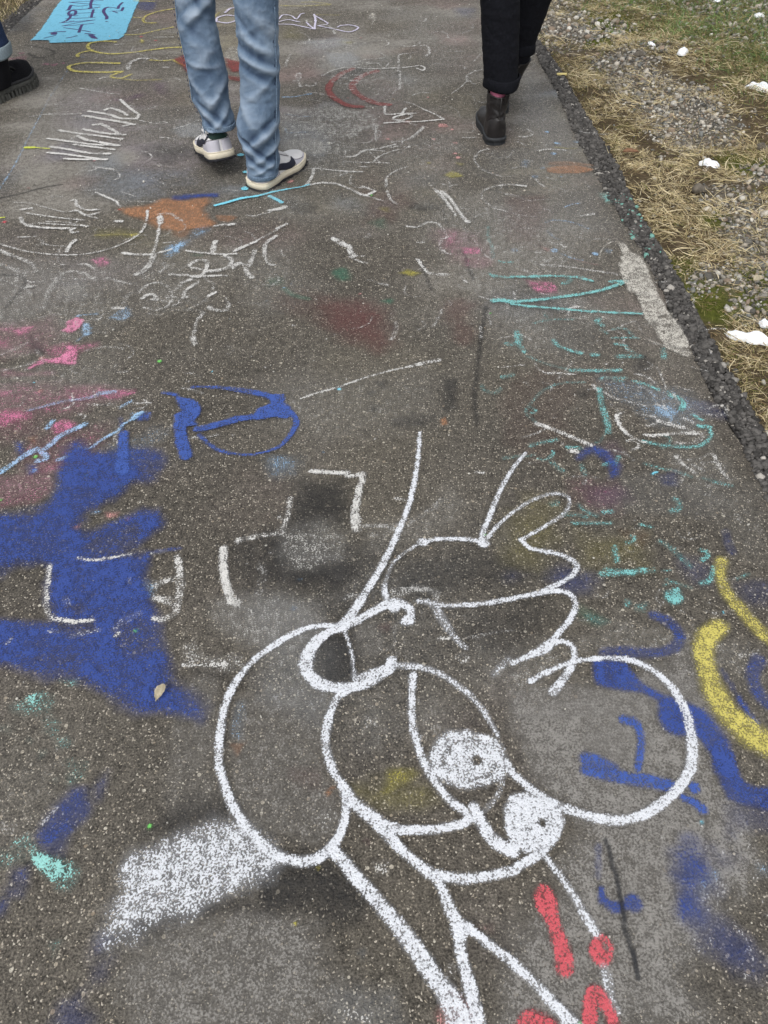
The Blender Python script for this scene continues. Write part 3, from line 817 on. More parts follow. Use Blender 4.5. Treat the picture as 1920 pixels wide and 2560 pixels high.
coat('chalk', """S a 18 .6 | 190,755 300,740 420,740 520,735
S a 14 .45 | 330,715 370,705
S a 14 .5 | 310,675 380,675
S a 24 .3 | 240,610 340,605
S a 20 .5 | 520,570 620,590 720,605 770,610
S a 24 .62 | 605,1080 680,1090 740,1100
S a 16 .35 | 760,1110 880,1120 960,1115
S a 12 .4 | 880,1165 950,1175
S a 14 .4 | 940,1140 1060,1190 1075,1215
S a 14 .5 | 560,1235 690,1225
S a 14 .45 | 790,1240 880,1275
S a 12 .4 | 320,1280 410,1270
S a 12 .35 | 840,1235 900,1230
S a 12 .4 | 480,1135 540,1105
S a 14 .5 | 1060,1575 1130,1565
S a 18 .5 | 1480,1230 1560,1235 1600,1220
S b 14 .35 | 330,640 560,680 720,690 860,690
S b 14 .6 | 840,660 900,675
S b 16 .62 | 1020,615 1070,600 1125,600
S b 12 .3 | 1340,330 1220,330 1100,320
S b 14 .3 | 700,275 820,262
S b 12 .4 | 1340,610 1460,612
S b 30 .5 | 1440,720 1500,720
S b 18 .3 | 1410,620 1430,700
S b 12 .5 | 1120,1200 1140,1200
S n 9 .45 | 1390,380 1550,380
S n 9 .4 | 1480,430 1590,415
S n 11 .45 | 880,240 1000,255 1110,240
S n 9 .3 | 1130,200 1240,215
S n 9 .35 | 1180,290 1400,285
S n 8 .3 | 1460,280 1490,330
S n 8 .3 | 740,340 830,310 930,300
S n 12 .30 | 860,370 900,380
S n 10 .5 | 500,355 500,375
S n 9 .5 | 450,495 490,493
S n 10 .5 | 1310,468 1355,470
S n 8 .35 | 240,430 300,432
D n .7 | 1060,68,8 980,8,8
S n 12 .4 | 1060,18 1120,15
S p 14 .5 | 190,150 300,145
S p 10 .4 | 570,80 700,85
S p 20 .5 | 650,180 720,215
S p 20 .4 | 880,200 910,215
S p 26 .5 | 880,470 950,500
S p 26 .5 | 790,490 860,550
S p 22 .35 | 1200,510 1240,560
S p 20 .4 | 1000,570 1040,580
S p 24 .5 | 700,330 760,340
S p 26 .28 | 640,180 720,210
S p 20 .5 | 860,740 920,745
S p 18 .4 | 820,770 900,750 960,780
S p 26 .42 | 700,890 750,900
S p 20 .35 | 1370,910 1420,940
S p 26 .38 | 1150,970 1230,990 1330,985 1440,995
S p 26 .6 | 750,1090 830,1100
S p 20 .4 | 680,1230 750,1270 800,1280
S p 20 .7 | 370,1120 440,1160
S p 20 .35 | 270,980 320,1050 370,1110
S p 12 .55 | 830,1200 1000,1205 1200,1240 1400,1270 1490,1290
S p 12 .4 | 830,1205 940,1265
S p 12 .3 | 860,1190 930,1150 950,1110
S p 30 .4 | 0,1100 80,1110
S p 22 .35 | 0,1280 50,1300""", res=.0042)
def scribble_lines(n, box, seed, dn=(.30, .55), lw=(4, 9)):
    R = random.Random(seed); s = []
    for _ in range(n):
        x, y = R.uniform(box[0], box[2]), R.uniform(box[1], box[3]); a = R.uniform(-.5, .5) + (math.pi / 2 if R.random() < .25 else 0); k = R.choice((0, 0, 1, -1))
        L = R.uniform(16, 70); pts = []
        for q in range(5):
            pts.append('%.0f,%.0f' % (x, y)); x += math.cos(a) * L / 4; y += math.sin(a) * L / 4 * .6; a += k * R.uniform(.3, .9) + R.uniform(-.25, .25)
        s.append('S F %.1f %.2f | ' % (R.uniform(*lw), R.uniform(*dn)) + ' '.join(pts))
    return s
scribbles = '\n'.join(scribble_lines(40, (20, 400, 700, 760), 5, (.28, .5)) + scribble_lines(42, (640, 240, 1300, 720), 6, (.28, .55)) + scribble_lines(44, (1080, 600, 1540, 1060), 7, (.3, .6)) +
                      scribble_lines(26, (120, 90, 430, 380), 8, lw=(3, 6)) + scribble_lines(50, (620, 40, 1120, 330), 9, (.3, .6), (3, 8)) + scribble_lines(16, (0, 760, 420, 1000), 10) + scribble_lines(14, (1240, 1050, 1640, 1420), 12, (.25, .42)))
teal_scribbles = '\n'.join(scribble_lines(22, (1000, 580, 1520, 1160), 27, (.3, .65), (7, 14)) + scribble_lines(8, (1300, 1160, 1560, 1320), 28, (.4, .7), (6, 14)))
def scatter(n, crop, box, r, seed):
    R = random.Random(seed); s = ''
    for _ in range(n):
        s += ' %.0f,%.0f,%.1f' % (R.uniform(box[0], box[2]), R.uniform(box[1], box[3]), R.uniform(*r))
    return s
coat('chalk', '\n'.join([
    'D b .55 |' + scatter(60, 'b', (150, 0, 1450, 700), (2, 6), 1), 'D b .45 |' + scatter(60, 'b', (600, 600, 1600, 1659), (2, 6), 2),
    'D a .5 |' + scatter(60, 'a', (60, 600, 1200, 1300), (2, 5), 3), 'D c .5 |' + scatter(26, 'c', (0, 650, 420, 1300), (3, 8), 4),
    'D p .5 |' + scatter(60, 'p', (300, 150, 1300, 1300), (4, 10), 5), 'D f .5 |' + scatter(70, 'f', (0, 0, 900, 1300), (3, 8), 6),
    'D e .5 |' + scatter(50, 'e', (0, 0, 1600, 1400), (3, 7), 7), 'D g .5 |' + scatter(25, 'g', (0, 0, 1600, 1600), (4, 8), 8),
    'D i .5 |' + scatter(45, 'i', (500, 0, 1650, 1000), (4, 9), 9), 'D l .55 |' + scatter(40, 'l', (900, 300, 1650, 1650), (4, 9), 10),
    'D F .5 |' + scatter(60, 'F', (0, 600, 900, 1000), (2, 4), 11)]), res=.0042)
coat('salmon', """P b 8 .8 | 1180,800 1230,800 1245,820 1190,825
D b .8 | 1150,902,12 1290,995,14 1310,1020,16 1115,630,9 855,900,14 1270,838,12 595,635,6 675,758,7 230,1172,14 215,1180,12
D b .6 | 1290,925,16 680,245,10 980,790,20
D e .6 | 675,245,12 590,480,6 
P p 20 .45 | 840,1050 910,1070 890,1090
S p 14 .35 | 1100,1150 1200,1180 1310,1200
D d .7 | 262,875,20 270,660,20
P g 25 .75 | 680,0 770,0 760,30 700,35
P g 25 .5 | 450,110 520,80 500,110
D g .6 | 835,45,20
P k 50 .55 | 1180,1600 1260,1460 1400,1540 1440,1659 1200,1659
P k 50 .18 | 1400,1020 1540,1000 1560,1090 1420,1060""", res=.0045)
coat('coral', """D a .8 | 185,1218,8 612,1040,8 775,1358,9 28,1438,12 1217,1320,9 915,237,16 1010,262,14 
P k 45 .6 | 1190,1659 1300,1480 1430,1620 1420,1659
D d .6 | 825,1385,12 720,1440,10
P l 15 .3 | 0,1659 60,1600 60,1659""", res=.0045)
coat('paleblue', """S b 14 .62 | 170,628 260,625 350,607
S b 16 .7 | 330,610 360,607
S b 16 .55 | 280,755 350,755
S b 14 .45 | 190,740 270,750
S b 20 .5 | 190,830 210,860 330,855
D p .72 | 1005,468,12 960,190,18 940,280,24 950,1080,28 1290,1110,24 890,98,20
S p 18 .55 | 1040,720 1090,700 1160,690
S p 22 .45 | 880,850 950,830 1100,850 1230,900
S p 22 .35 | 890,920 940,970 1000,990
S p 24 .4 | 1010,1110 1080,1140 1180,1165
P p 30 .35 | 690,330 740,340 720,390 670,380
P p 25 .35 | 1360,1070 1420,1080 1400,1110
D p .4 | 620,1080,30 790,470,30 850,400,20 1130,180,26
P f 30 .68 | 940,980 1010,975 1060,1020 1040,1050 960,1030
S a 10 .5 | 0,1220 100,1060 190,880 260,750
S a 10 .3 | 260,750 330,620 440,450
P o 20 .45 | 700,820 820,740 850,800 800,830
D o .5 | 620,790,12 510,800,16 560,860,20 570,920,20 590,880,14
P g 60 .40 | 900,440 1000,480 990,560 900,540
P e 60 .35 | 90,1290 200,1290 200,1380 80,1370
P e 40 .25 | 200,1360 260,1390 250,1420
P l 60 .38 | 1180,700 1320,620 1380,700 1200,850
P l 50 .3 | 1560,620 1659,640 1620,720
P g 40 .25 | 1540,1250 1570,1250 1540,1440 1520,1420
P k 40 .2 | 640,1180 700,1180 700,1240
D h .65 | 280,437,14 245,625,16
D e .6 | 230,182,8 185,205,10 67,290,6 435,1270,7
S a 8 .5 | 520,370 545,370
D c .6 | 300,930,16 270,995,22
P d 20 .62 | 860,1020 940,1010 900,1060""", res=.0045)
coat('brightgreen', """D d .9 | 1033,682,15 230,1300,14 560,1422,8 5,1580,9
D g .9 | 880,768,15
D h .9 | 1480,145,11
D j .8 | 970,378,15
D b .7 | 748,1265,10
D e .7 | 1520,370,8
D o .7 | 1125,120,6
P l 8 .9 | 430,1640 460,1640 450,1659""", res=.0035)
coat("dimyellow", """
P e 14 .95 | 930,110 980,90 1060,110 1010,130
P b 14 .8 | 1220,1135 1270,1110 1340,1140 1280,1150
P b 10 .5 | 1300,1055 1350,1060 1330,1075
D b .7 | 1120,1055,14 342,665,6 505,808,9 1320,1000,7
P b 20 .35 | 810,1350 850,1350 850,1370
S p 22 .6 | 960,225 1050,235
S p 20 .35 | 1050,235 1130,235
D k .9 | 405,645,8 255,1010,6""", res=.0035)
coat('orange', """D k .7 | 470,160,18 495,130,10
P e 14 .75 | 1190,1060 1230,1040 1245,1090 1200,1100
P g 20 .4 | 1480,1500 1600,1490 1540,1580
D d .7 | 1430,1270,10
D b .5 | 990,790,20
P d 30 .4 | 170,1180 240,1160 230,1220
P i 60 .12 | 700,120 860,140 860,260""", res=.0045)
coat('cyan', """D i .9 | 1370,650,8
D l .6 | 1230,350,12
S f 10 .9 | 912,1412 925,1402 940,1400
D e .9 | 540,862,12
D d .8 | 1375,748,6
D o .8 | 220,1235,3""", res=.0035)

graffito('orange-brown spray patch with a pointed left end below the jeans wearer', 'orange', """P o 50 .85 | 780,110 880,95 1000,90 1050,55 1200,55 1330,40 1350,70 1310,110 1340,160 1390,200 1330,230 1240,240 1180,260 1060,250 1020,210 940,175 850,145
P o 40 .40 | 1100,240 1240,240 1220,300 1110,300
P o 20 .55 | 1400,150 1500,150 1540,165 1470,190 1400,180""")
graffito('dark blue smudge along the upper edge of the orange patch', 'navy', """P o 16 .85 | 1115,25 1260,15 1420,5 1420,30 1250,42 1120,48""")
graffito('pale blue spray fog over the chalk line below the orange patch', 'paleblue', """P o 60 .78 | 1080,360 1130,330 1230,300 1250,320 1180,370 1100,410
P o 60 .4 | 1200,290 1350,220 1380,240 1250,310""", res=.0045)
graffito('burnt orange oblong smear near the crumbling right edge of the path', 'orange', """P p 16 .72 | 880,400 1000,380 1200,385 1290,410 1200,440 1000,445 890,430
P p 16 .4 | 900,350 1050,345 1290,370 1280,385 1050,370 900,370""")
graffito('mint green spray spilling over the crumbling asphalt edge', 'mint', """P p 40 .50 | 1300,600 1420,600 1460,680 1380,690
S p 30 .6 | 1400,600 1440,670""", res=.0045)

# light blue panel with violet lettering
T = empty('graffiti', (*map(float, at(210, 40)), 0)); tag(T, 'light blue painted rectangle with violet handwriting at the top left of the path', 'graffiti')
paint('painted_rectangle', 'skyblue', """P m 9 1.05 | -20,560 110,420 260,200 420,-20 560,-160 1560,-160 1490,0 1420,130 1260,500 1100,545 900,570 560,580 240,588 232,556 0,552""", T, res=.006)
paint('lettering', 'violet', """S m 19 1 | 440,383 640,410 805,440
S m 37 1 | 690,345 668,395 650,445
S m 18 1 | 420,358 630,345 850,322
S m 18 1 | 420,358 640,312 865,275
S m 16 1 | 380,316 560,302 865,275
S m 16 1 | 470,258 680,250 870,240
S m 34 1 | 850,135 832,190 820,238
S m 16 1 | 520,186 700,180 870,172
S m 15 1 | 490,216 630,214
S m 37 1 | 600,150 560,145 515,165 505,195 540,208 590,200 605,170 600,150
S m 34 1 | 540,200 520,250 480,285 430,306
S m 18 1 | 520,292 575,290
S m 23 1 | 475,142 620,132 780,122 935,98
S m 42 1 | 540,75 520,110 500,138
S m 19 1 | 540,72 640,85 765,75
D m 1 | 790,112,16
S m 37 1 | 835,-5 812,50 815,110
S m 16 1 | 510,30 720,50 945,70
S m 16 1 | 510,30 740,20 975,5
S m 37 1 | 1030,262 1035,230 1000,185 990,150 1010,115 1050,100
S m 18 1 | 1050,100 1120,105 1190,118 
S m 34 1 | 1190,118 1205,80 1250,35
D m 1 | 1030,296,16 1078,160,6 1118,70,7
S m 18 1 | 1110,153 1180,153 1240,150
S m 15 1 | 1110,153 1185,180
S m 34 1 | 1240,148 1262,105
S m 26 .9 | 240,455 340,440 460,436
P m 16 .7 | 250,450 350,445 340,480 260,480
S m 31 .5 | 180,525 280,500 320,490
S m 26 .7 | 480,525 540,515 620,495
S m 31 .95 | 740,465 800,470 860,482
P m 22 .7 | 770,475 840,485 900,535 840,530""", T, res=.003)

graffito('yellow looping tag crossing the path behind the jeans wearer', 'yellow', """S a 22 .9 | 750,272 680,265 600,275 570,290 575,315 620,335 720,348 850,340 960,325 1080,310 1180,305
S a 24 .9 | 600,325 540,335 505,350 505,365
S a 18 .8 | 1130,55 1040,70 960,95 930,120 940,145 1010,148
S a 16 .7 | 860,112 930,115
S a 16 .8 | 800,225 900,222 1000,200 1120,175
S a 16 .85 | 1000,8 870,5
S b 18 .6 | 160,35 300,38 480,30
S b 16 .55 | 300,14 360,12 420,18 480,25
S b 14 .4 | 380,95 540,98
S a 18 .5 | 1390,110 1420,80
P a 14 .8 | 910,250 940,262 920,278 905,268""", res=.0045)
graffito('bright yellow U-shaped spray loop in front of the left boot', 'yellow', """S a 26 .95 | 770,410 700,408 600,405 520,410 455,425 445,440 480,458 560,465 680,467 790,462
S a 20 .7 | 975,388 1080,392 1190,375
S a 24 .85 | 1130,392 1170,412 1200,425
S a 20 .8 | 790,465 730,485 725,500 790,505 850,480
S a 18 .5 | 790,510 880,520 1040,515""", res=.0045)
graffito('small lime yellow dash beside the scribbled chalk zigzag', 'lime', """S a 26 .95 | 165,955 220,955
S a 12 .9 | 220,955 320,962
S a 14 .9 | 0,1410 28,1408""", res=.004)
graffito('faint white chalk bracket below the yellow loop', 'chalk', """S a 30 .6 | 830,450 840,410 900,380 960,380
S a 18 .5 | 1050,435 1090,435
S a 20 .45 | 860,200 930,180
S a 22 .42 | 1000,240 1120,240
S a 14 .5 | 740,290 800,285
S a 16 .35 | 1000,200 1140,210
S a 18 .35 | 980,295 1100,290
S a 12 .35 | 640,300 700,310""", res=.0045)
graffito('chalk zigzag scribble of dense white loops in front of the left boot', 'chalk', """S a 26 1.0 | 420,1028 560,1032 690,1032
S a 24 1.0 | 310,988 440,1000 560,1018 660,1030
S a 26 1.0 | 330,950 460,970 590,992 710,995
S a 26 .95 | 480,935 600,950 740,968
S a 24 .95 | 310,897 450,915 600,935 770,942
S a 28 .95 | 500,880 560,905 640,920 760,940
S a 24 .95 | 385,843 480,860 640,880 790,900
S a 28 .95 | 540,838 640,855 740,870 810,872
S a 30 .9 | 605,808 660,805 720,835 770,865
S a 28 .95 | 540,748 640,765 760,785 870,805
S a 28 .95 | 580,720 700,740 780,765 880,768
S a 26 .95 | 680,712 720,700 780,720 830,748
S a 24 .95 | 780,645 830,690 895,740 890,762
S a 24 .7 | 870,800 800,815""", res=.004, edge=.25)
graffito('two dark red crescents curving side by side between the walkers', 'darkred', """S b 46 1.0 | 625,445 560,475 500,520 470,565 480,605 540,655 610,685 680,692
S b 50 1.0 | 780,460 700,485 640,530 625,565 660,610 730,650 800,672 855,677
P a 20 .9 | 1130,380 1200,360 1230,430 1210,470
P a 25 .9 | 1450,370 1560,400 1560,460 1480,450
P a 20 .7 | 1480,490 1560,500 1560,525 1490,515""", res=.005, edge=.25)
graffito('pale lilac spray tag with a curl, right of the jeans wearer', 'lilac', """S n 12 .95 | 170,140 200,110 260,115 300,140 330,105 355,98
S n 12 .95 | 170,160 240,145 320,162
S n 14 .95 | 165,178 260,180 340,195 435,215
S n 16 .95 | 430,105 440,150 435,215
S n 14 .95 | 375,165 400,190 435,215
S n 14 .9 | 430,110 480,140 530,175 460,190
S n 14 .9 | 460,190 560,210 680,235 740,220 755,200 700,185 630,188 605,200
S a 18 .85 | 1400,140 1410,115 1460,98 1525,102
S a 18 .85 | 1410,140 1470,148 1525,135
S a 18 .85 | 1460,80 1490,55 1515,50""", res=.0038, edge=.2)
graffito('thin white chalk fish and letters beside the red crescents', 'chalk', """S b 14 .75 | 430,490 500,455 600,435 720,445
S b 14 .85 | 720,445 850,442 960,437 1060,425 1095,440 1080,455 1040,440
S b 12 .6 | 720,412 790,410 830,440 860,410
S b 14 .6 | 920,460 925,400 930,355 1000,345
S b 12 .5 | 1000,345 1050,335
S b 14 .45 | 700,385 780,380 840,370 810,345
S b 20 .55 | 930,460 940,465
S b 14 .5 | 560,490 660,485 760,470
S b 22 .45 | 500,530 600,545 680,540
S b 20 .5 | 1370,530 1370,490 1420,460 1470,450
S b 18 .45 | 1375,500 1390,530 1420,545""", res=.004)
graffito('chalk box with a scrawled letter and pointed roof outline', 'chalk', """S b 20 .85 | 835,690 840,735 900,740
S b 16 .8 | 840,740 930,735 1035,733
S b 18 .8 | 970,700 940,740 890,765 930,780 990,765 1010,745 970,740 900,755
S b 18 .85 | 835,797 930,790 1040,788 1130,780 1215,772
S b 14 .8 | 1215,770 1150,735 1080,705
S b 12 .6 | 1080,705 1020,675 960,657""", res=.004)
graffito('large white chalk arrowhead outline right of the white sneaker', 'chalk', """S b 24 .85 | 375,1090 365,1140 330,1195
S b 18 .7 | 375,1090 480,1100 600,1110 685,1112
S b 26 .8 | 330,1200 420,1185 520,1190 610,1225 700,1265 770,1240
S b 18 .6 | 610,1225 720,1270 820,1300
S b 20 .55 | 975,1080 900,1110 850,1150 845,1210
S b 22 .62 | 850,1240 870,1290 910,1320""", res=.004)
graffito('chalk letters and crossing lines between the white arrowhead outline and the chalk box', 'chalk', """S b 22 .7 | 570,1015 640,1010 700,975 780,965 900,935
S b 16 .55 | 720,970 830,978
S b 18 .6 | 570,1045 700,1052 860,1055
S b 18 .6 | 760,1052 790,1020 860,985 940,968
S b 26 .55 | 670,1078 730,1080
S b 20 .6 | 780,810 775,860 780,910
S b 22 .55 | 1080,825 1020,880 960,910 880,920""", res=.004)
graffito('light blue sprayed line with dots under the white sneakers', 'cyan', """S a 24 1.05 | 1395,1330 1480,1308 1560,1285 1659,1270
S b 20 1.05 | 0,1272 100,1245 200,1225
S b 10 .85 | 200,1225 310,1207
S b 26 1.05 | 90,1270 130,1290
S b 32 1.05 | 130,1290 165,1310
D a 1.05 | 1590,1113,18 1585,1220,24 1560,1003,22
S b 22 .6 | 315,1205 340,1195""", res=.004, edge=.15)
graffito('white chalk dab and line trailing from the light blue spray', 'chalk', """S b 34 .85 | 90,1362 140,1355 190,1340
S b 14 .6 | 0,1395 90,1375
S b 30 .7 | 135,1480 200,1452
S b 20 .6 | 0,1560 60,1530 135,1490
S b 30 .75 | 55,1659 65,1580 130,1528""", res=.004)
graffito('white chalk scribbled lettering inside a curved frame at the left', 'chalk', """S o 16 .55 | 90,65 200,72 300,100 420,130
S o 24 .75 | 140,112 200,105
S o 18 .75 | 170,135 300,155 420,170 545,180
S o 22 .8 | 460,55 490,50 500,85 560,115 640,112
S o 24 .8 | 450,125 500,120 560,150 635,135
S o 18 .65 | 560,150 630,170
S o 16 .6 | 300,190 420,195 560,220
S o 18 .75 | 250,200 400,210 575,220
S o 26 .8 | 135,165 150,200 210,222 330,232 480,235
S o 26 .7 | 460,235 465,260 500,258
S o 14 .55 | 480,210 500,190 540,182
S o 14 .6 | 120,290 230,288
S o 16 .5 | 260,325 330,345 430,352
S o 30 .85 | 490,310 460,335 430,385
S o 20 .85 | 620,2 680,28 750,60 778,95
S o 14 .4 | 790,0 870,25
S o 20 .9 | 955,120 955,150 950,185
S o 18 .7 | 945,200 920,250 860,300 770,345 680,375 560,400 430,408 300,400 180,385 60,355 0,335
S o 30 .85 | 745,188 790,190""", res=.004)
graffito('pale yellow streak along the chalk frame by the orange patch', 'yellow', """P o 14 .7 | 830,275 900,262 905,280 850,292
S o 20 .35 | 620,280 740,275 840,275""", res=.004)
graffito('large white chalk lettering with a long horizontal bar below the orange patch', 'chalk', """S o 44 .88 | 1035,160 1040,200
S o 26 .7 | 1035,200 1025,270 1010,340 995,400
S o 40 .75 | 995,410 975,460 930,510 885,532
S o 34 .9 | 800,395 850,402
S o 26 .85 | 850,402 950,405 1060,385 1110,370
S o 24 .8 | 1210,380 1330,395 1430,402 1530,400
S o 36 .85 | 1395,320 1375,385
S o 28 .85 | 1520,380 1600,345 1659,320
S o 36 .8 | 1460,410 1500,440 1470,490 1390,510 1330,512
S o 30 .8 | 1230,475 1260,450 1310,440 1345,460 1330,510 1300,545
S o 24 .7 | 1240,490 1300,500
S o 26 .75 | 1100,535 1200,538 1300,545 1465,540
S o 30 .8 | 1240,545 1290,550
S o 36 .8 | 1510,490 1550,460 1590,480 1605,530 1630,550
S o 34 .75 | 1650,380 1630,440 1610,490
S o 36 .55 | 1060,460 1080,480 1040,515
S o 30 .8 | 1480,213 1510,208
S o 22 .6 | 1390,220 1460,208""", res=.0045)
graffito('chalk spiral eye with rings beneath the chalk lettering', 'chalk', """S o 26 .45 | 1130,650 1160,610 1210,570 1280,570
S o 34 .8 | 1180,585 1230,570
S o 28 .75 | 1285,580 1240,610 1200,640 1190,680
S o 30 .85 | 1185,682 1210,680
S o 26 .45 | 1330,560 1385,600 1370,640
S o 30 .75 | 1350,675 1395,650
S o 24 .4 | 1350,680 1300,720 1230,755
S o 30 .6 | 1350,745 1400,765 1470,765
S o 26 .5 | 1470,765 1480,730 1465,690
S o 30 .5 | 1320,780 1280,830 1260,900 1250,960
S o 40 .72 | 1250,940 1262,985
S o 24 .5 | 900,650 960,600 1040,590 1100,630 1110,690 1080,740 1010,765 930,750
S o 30 .65 | 920,690 970,660 1010,680 1015,700
S o 40 .6 | 990,695 1010,690
S o 40 .35 | 850,650 810,700 800,740
S o 30 .7 | 730,750 800,755
S o 24 .35 | 1110,765 1280,765
S o 30 .5 | 1300,770 1310,790""", res=.0045)
graffito('faint white and grey chalk lettering on the grey patch at the left edge', 'chalk', """S o 36 .55 | 0,380 60,405 130,430 200,465 235,510
S o 36 .55 | 0,465 60,490 140,520 220,520
S o 30 .45 | 0,560 70,590 140,620 200,655
S o 30 .8 | 170,615 215,610
S o 50 .42 | 400,530 350,590 310,660 270,760
S o 26 .6 | 395,530 450,515 540,520 600,560
S o 26 .6 | 510,470 560,468 600,495
S o 40 .45 | 520,520 620,565
S o 28 .55 | 700,560 780,580 850,595
S o 20 .6 | 400,470 420,470
S o 20 .5 | 530,665 560,672
S o 20 .45 | 0,1050 80,1030 160,990 180,970
S d 24 .5 | 0,745 120,720 260,680
S d 26 .45 | 0,640 100,600 180,560""", res=.0045)
graffito('pink chalk smears along the left side of the path', 'pink', """P o 16 .95 | 430,840 500,810 545,830 530,870 450,910 390,900 430,870
P o 30 .75 | 70,900 160,870 220,870 210,900 120,930
P o 40 .5 | 0,870 100,880 60,900 0,900
P o 40 .5 | 0,950 60,960 60,1010 0,1000
P d 24 .85 | 440,590 490,580 490,700 440,700 300,690 200,740 160,735 260,670 400,660
P d 40 .45 | 480,590 650,550 650,590 520,620
P d 36 .4 | 280,600 450,560 420,650 300,640
P d 30 .65 | 640,860 760,870 880,860 890,890 780,920 660,910
P d 60 .35 | 420,850 660,850 640,900 450,930
P d 40 .6 | 0,880 70,870 80,900 0,930
P d 50 .62 | 0,1000 200,1010 200,1050 60,1080 0,1110
P d 36 .75 | 330,1090 400,1060 500,1090 450,1140 350,1140
P d 50 .35 | 200,1400 380,1330 420,1340 260,1430
P d 60 .3 | 0,1450 300,1430 260,1600 0,1610
P d 50 .35 | 20,740 200,740 340,760 180,790 20,770""", res=.006)
graffito('pale blue and white chalk streaks over the pink smears', 'paleblue', """S d 44 .8 | 0,1400 80,1350 160,1290 240,1250
S d 40 .85 | 160,1290 250,1260 300,1310 240,1330
S d 44 .8 | 290,1250 340,1210 400,1160 550,1090
S d 26 .7 | 510,1240 580,1245 660,1190 770,1130
S d 24 .7 | 770,1130 800,1090 870,1050
S d 44 .9 | 865,1050 910,1020
S d 40 .8 | 340,1070 310,1110
S d 30 .55 | 180,1000 300,970 420,940 540,925 640,900
S d 40 .75 | 640,890 740,880
S d 26 .5 | 780,980 850,940
S d 40 .7 | 380,1320 440,1300
D d .9 | 220,1390,22
P d 14 .75 | 540,430 580,440 590,500 560,515 530,500
S d 20 .6 | 500,390 560,380 630,375
S d 20 .5 | 560,500 500,550
S d 30 .4 | 850,1440 760,1500
S g 30 .5 | 600,5 640,0""", res=.005)

coat('black', """P F 30 .38 | 645,1035 750,1035 745,1140 625,1140
P F 40 .34 | 505,1175 620,1160 760,1165 830,1200 790,1260 740,1310 640,1290 520,1290
P F 30 .30 | 860,1190 1080,1190 1180,1230 1000,1290 860,1280
P F 30 .26 | 960,1320 1180,1300 1160,1390 1010,1400""", res=.008)
graffito('angular white chalk outline with smoky dark fill behind the cartoon head', 'chalk', """S F 13 .62 | 628,1075 622,1110 610,1150
S F 13 .60 | 610,1150 560,1158 515,1166
S F 17 .85 | 482,1185 484,1220 488,1260 498,1302
S F 14 .5 | 498,1302 540,1318
S F 10 .9 | 672,1018 710,1021 748,1022
S F 12 .8 | 748,1028 782,1026
S F 15 .78 | 784,1026 775,1060 766,1100 765,1138
S F 16 .9 | 764,1128 768,1140
S F 14 .48 | 770,1138 820,1136 880,1134
S F 10 .4 | 880,1134 930,1100 950,1080
S F 16 .36 | 640,1200 690,1200 740,1210
S F 18 .34 | 840,1290 900,1272 945,1282""", res=.0045)
coat('dust', """P F 26 .5 | 620,1150 720,1140 760,1200 640,1230
P F 30 .42 | 470,1320 640,1290 700,1330 560,1390 480,1380
P F 30 .36 | 780,1130 900,1120 960,1060 1000,1090 900,1180 800,1180
P F 40 .34 | 560,1350 640,1330 700,1400 640,1500 560,1480
P F 30 .36 | 880,1500 940,1480 960,1560 900,1620
P F 30 .32 | 760,1500 830,1510 850,1590 780,1620
P F 50 .42 | 1040,1410 1180,1400 1240,1460 1100,1500
P F 40 .4 | 1230,1400 1330,1330 1420,1360 1300,1400
P F 40 .34 | 1480,1350 1640,1420 1640,1500 1520,1430
P F 60 .32 | 1480,980 1640,1050 1640,1200 1540,1120
P F 60 .30 | 560,820 900,800 950,900 700,960 560,920
P F 60 .34 | 240,560 420,540 460,660 300,690
P F 60 .40 | 0,560 260,560 300,680 120,760 0,740
P F 50 .36 | 60,780 240,740 260,860 0,880
P F 50 .34 | 470,560 620,520 700,620 560,700
P F 60 .42 | 880,420 1100,440 1280,520 1300,640 1100,600 920,520
P F 60 .40 | 1040,640 1200,660 1240,760 1100,760
P F 50 .40 | 700,120 860,100 940,180 820,260 720,200
P F 50 .44 | 600,260 760,230 840,320 700,400 620,360
P F 50 .34 | 780,300 960,280 1000,380 860,420
P F 50 .34 | 240,230 420,250 430,340 280,340
P F 50 .38 | 60,200 200,180 300,240 180,330 60,300
P F 50 .36 | 860,20 1030,20 1030,160 900,160
P F 60 .34 | 1140,180 1240,330 1320,520 1240,520 1120,330
P F 16 .62 | 595,240 700,225 800,235 835,270 760,300 640,305 590,290
P F 12 .6 | 610,300 720,305 790,320 700,335 620,325
P F 20 .5 | 640,90 740,80 800,100 760,125 660,120
P F 20 .55 | 690,130 800,128 850,165 800,190 720,175
P F 20 .42 | 860,300 980,290 1010,330 900,350
P F 30 .42 | 520,380 640,420 700,470 600,480
P F 30 .45 | 380,260 440,240 450,300 390,300
P F 30 .40 | 1000,560 1130,600 1060,650 980,620
P F 30 .44 | 1120,600 1260,640 1380,700 1260,700
P F 30 .42 | 1380,800 1500,860 1540,960 1420,930
P F 30 .38 | 1340,560 1420,640 1480,760 1400,740
P F 30 .38 | 1440,980 1560,1000 1600,1080 1500,1060
P F 30 .36 | 1290,1380 1420,1340 1500,1400 1380,1420
P F 60 .22 | 0,1650 120,1640 160,1800 60,1900 0,1880
P F 40 .25 | 0,1030 140,1020 150,1060 0,1090""", res=.01)
coat('pink', """P F 60 .26 | 0,850 120,830 280,845 260,870 120,890 0,900
P F 50 .26 | 0,880 60,870 80,940 0,960
P F 50 .2 | 60,940 220,920 200,1000 60,1020
P F 50 .2 | 0,700 100,690 120,760 20,770
P F 40 .14 | 930,490 1040,500 1060,560 980,560
P F 50 .12 | 1230,1040 1330,1050 1340,1100 1260,1090""", res=.008)
coat('paleblue', """P F 50 .30 | 240,960 340,940 340,980 220,1020
P F 40 .26 | 560,980 640,980 650,1010 580,1030
P F 40 .26 | 1300,820 1500,860 1500,920 1380,900""", res=.008)
coat('chalk', scribbles, res=.0042)
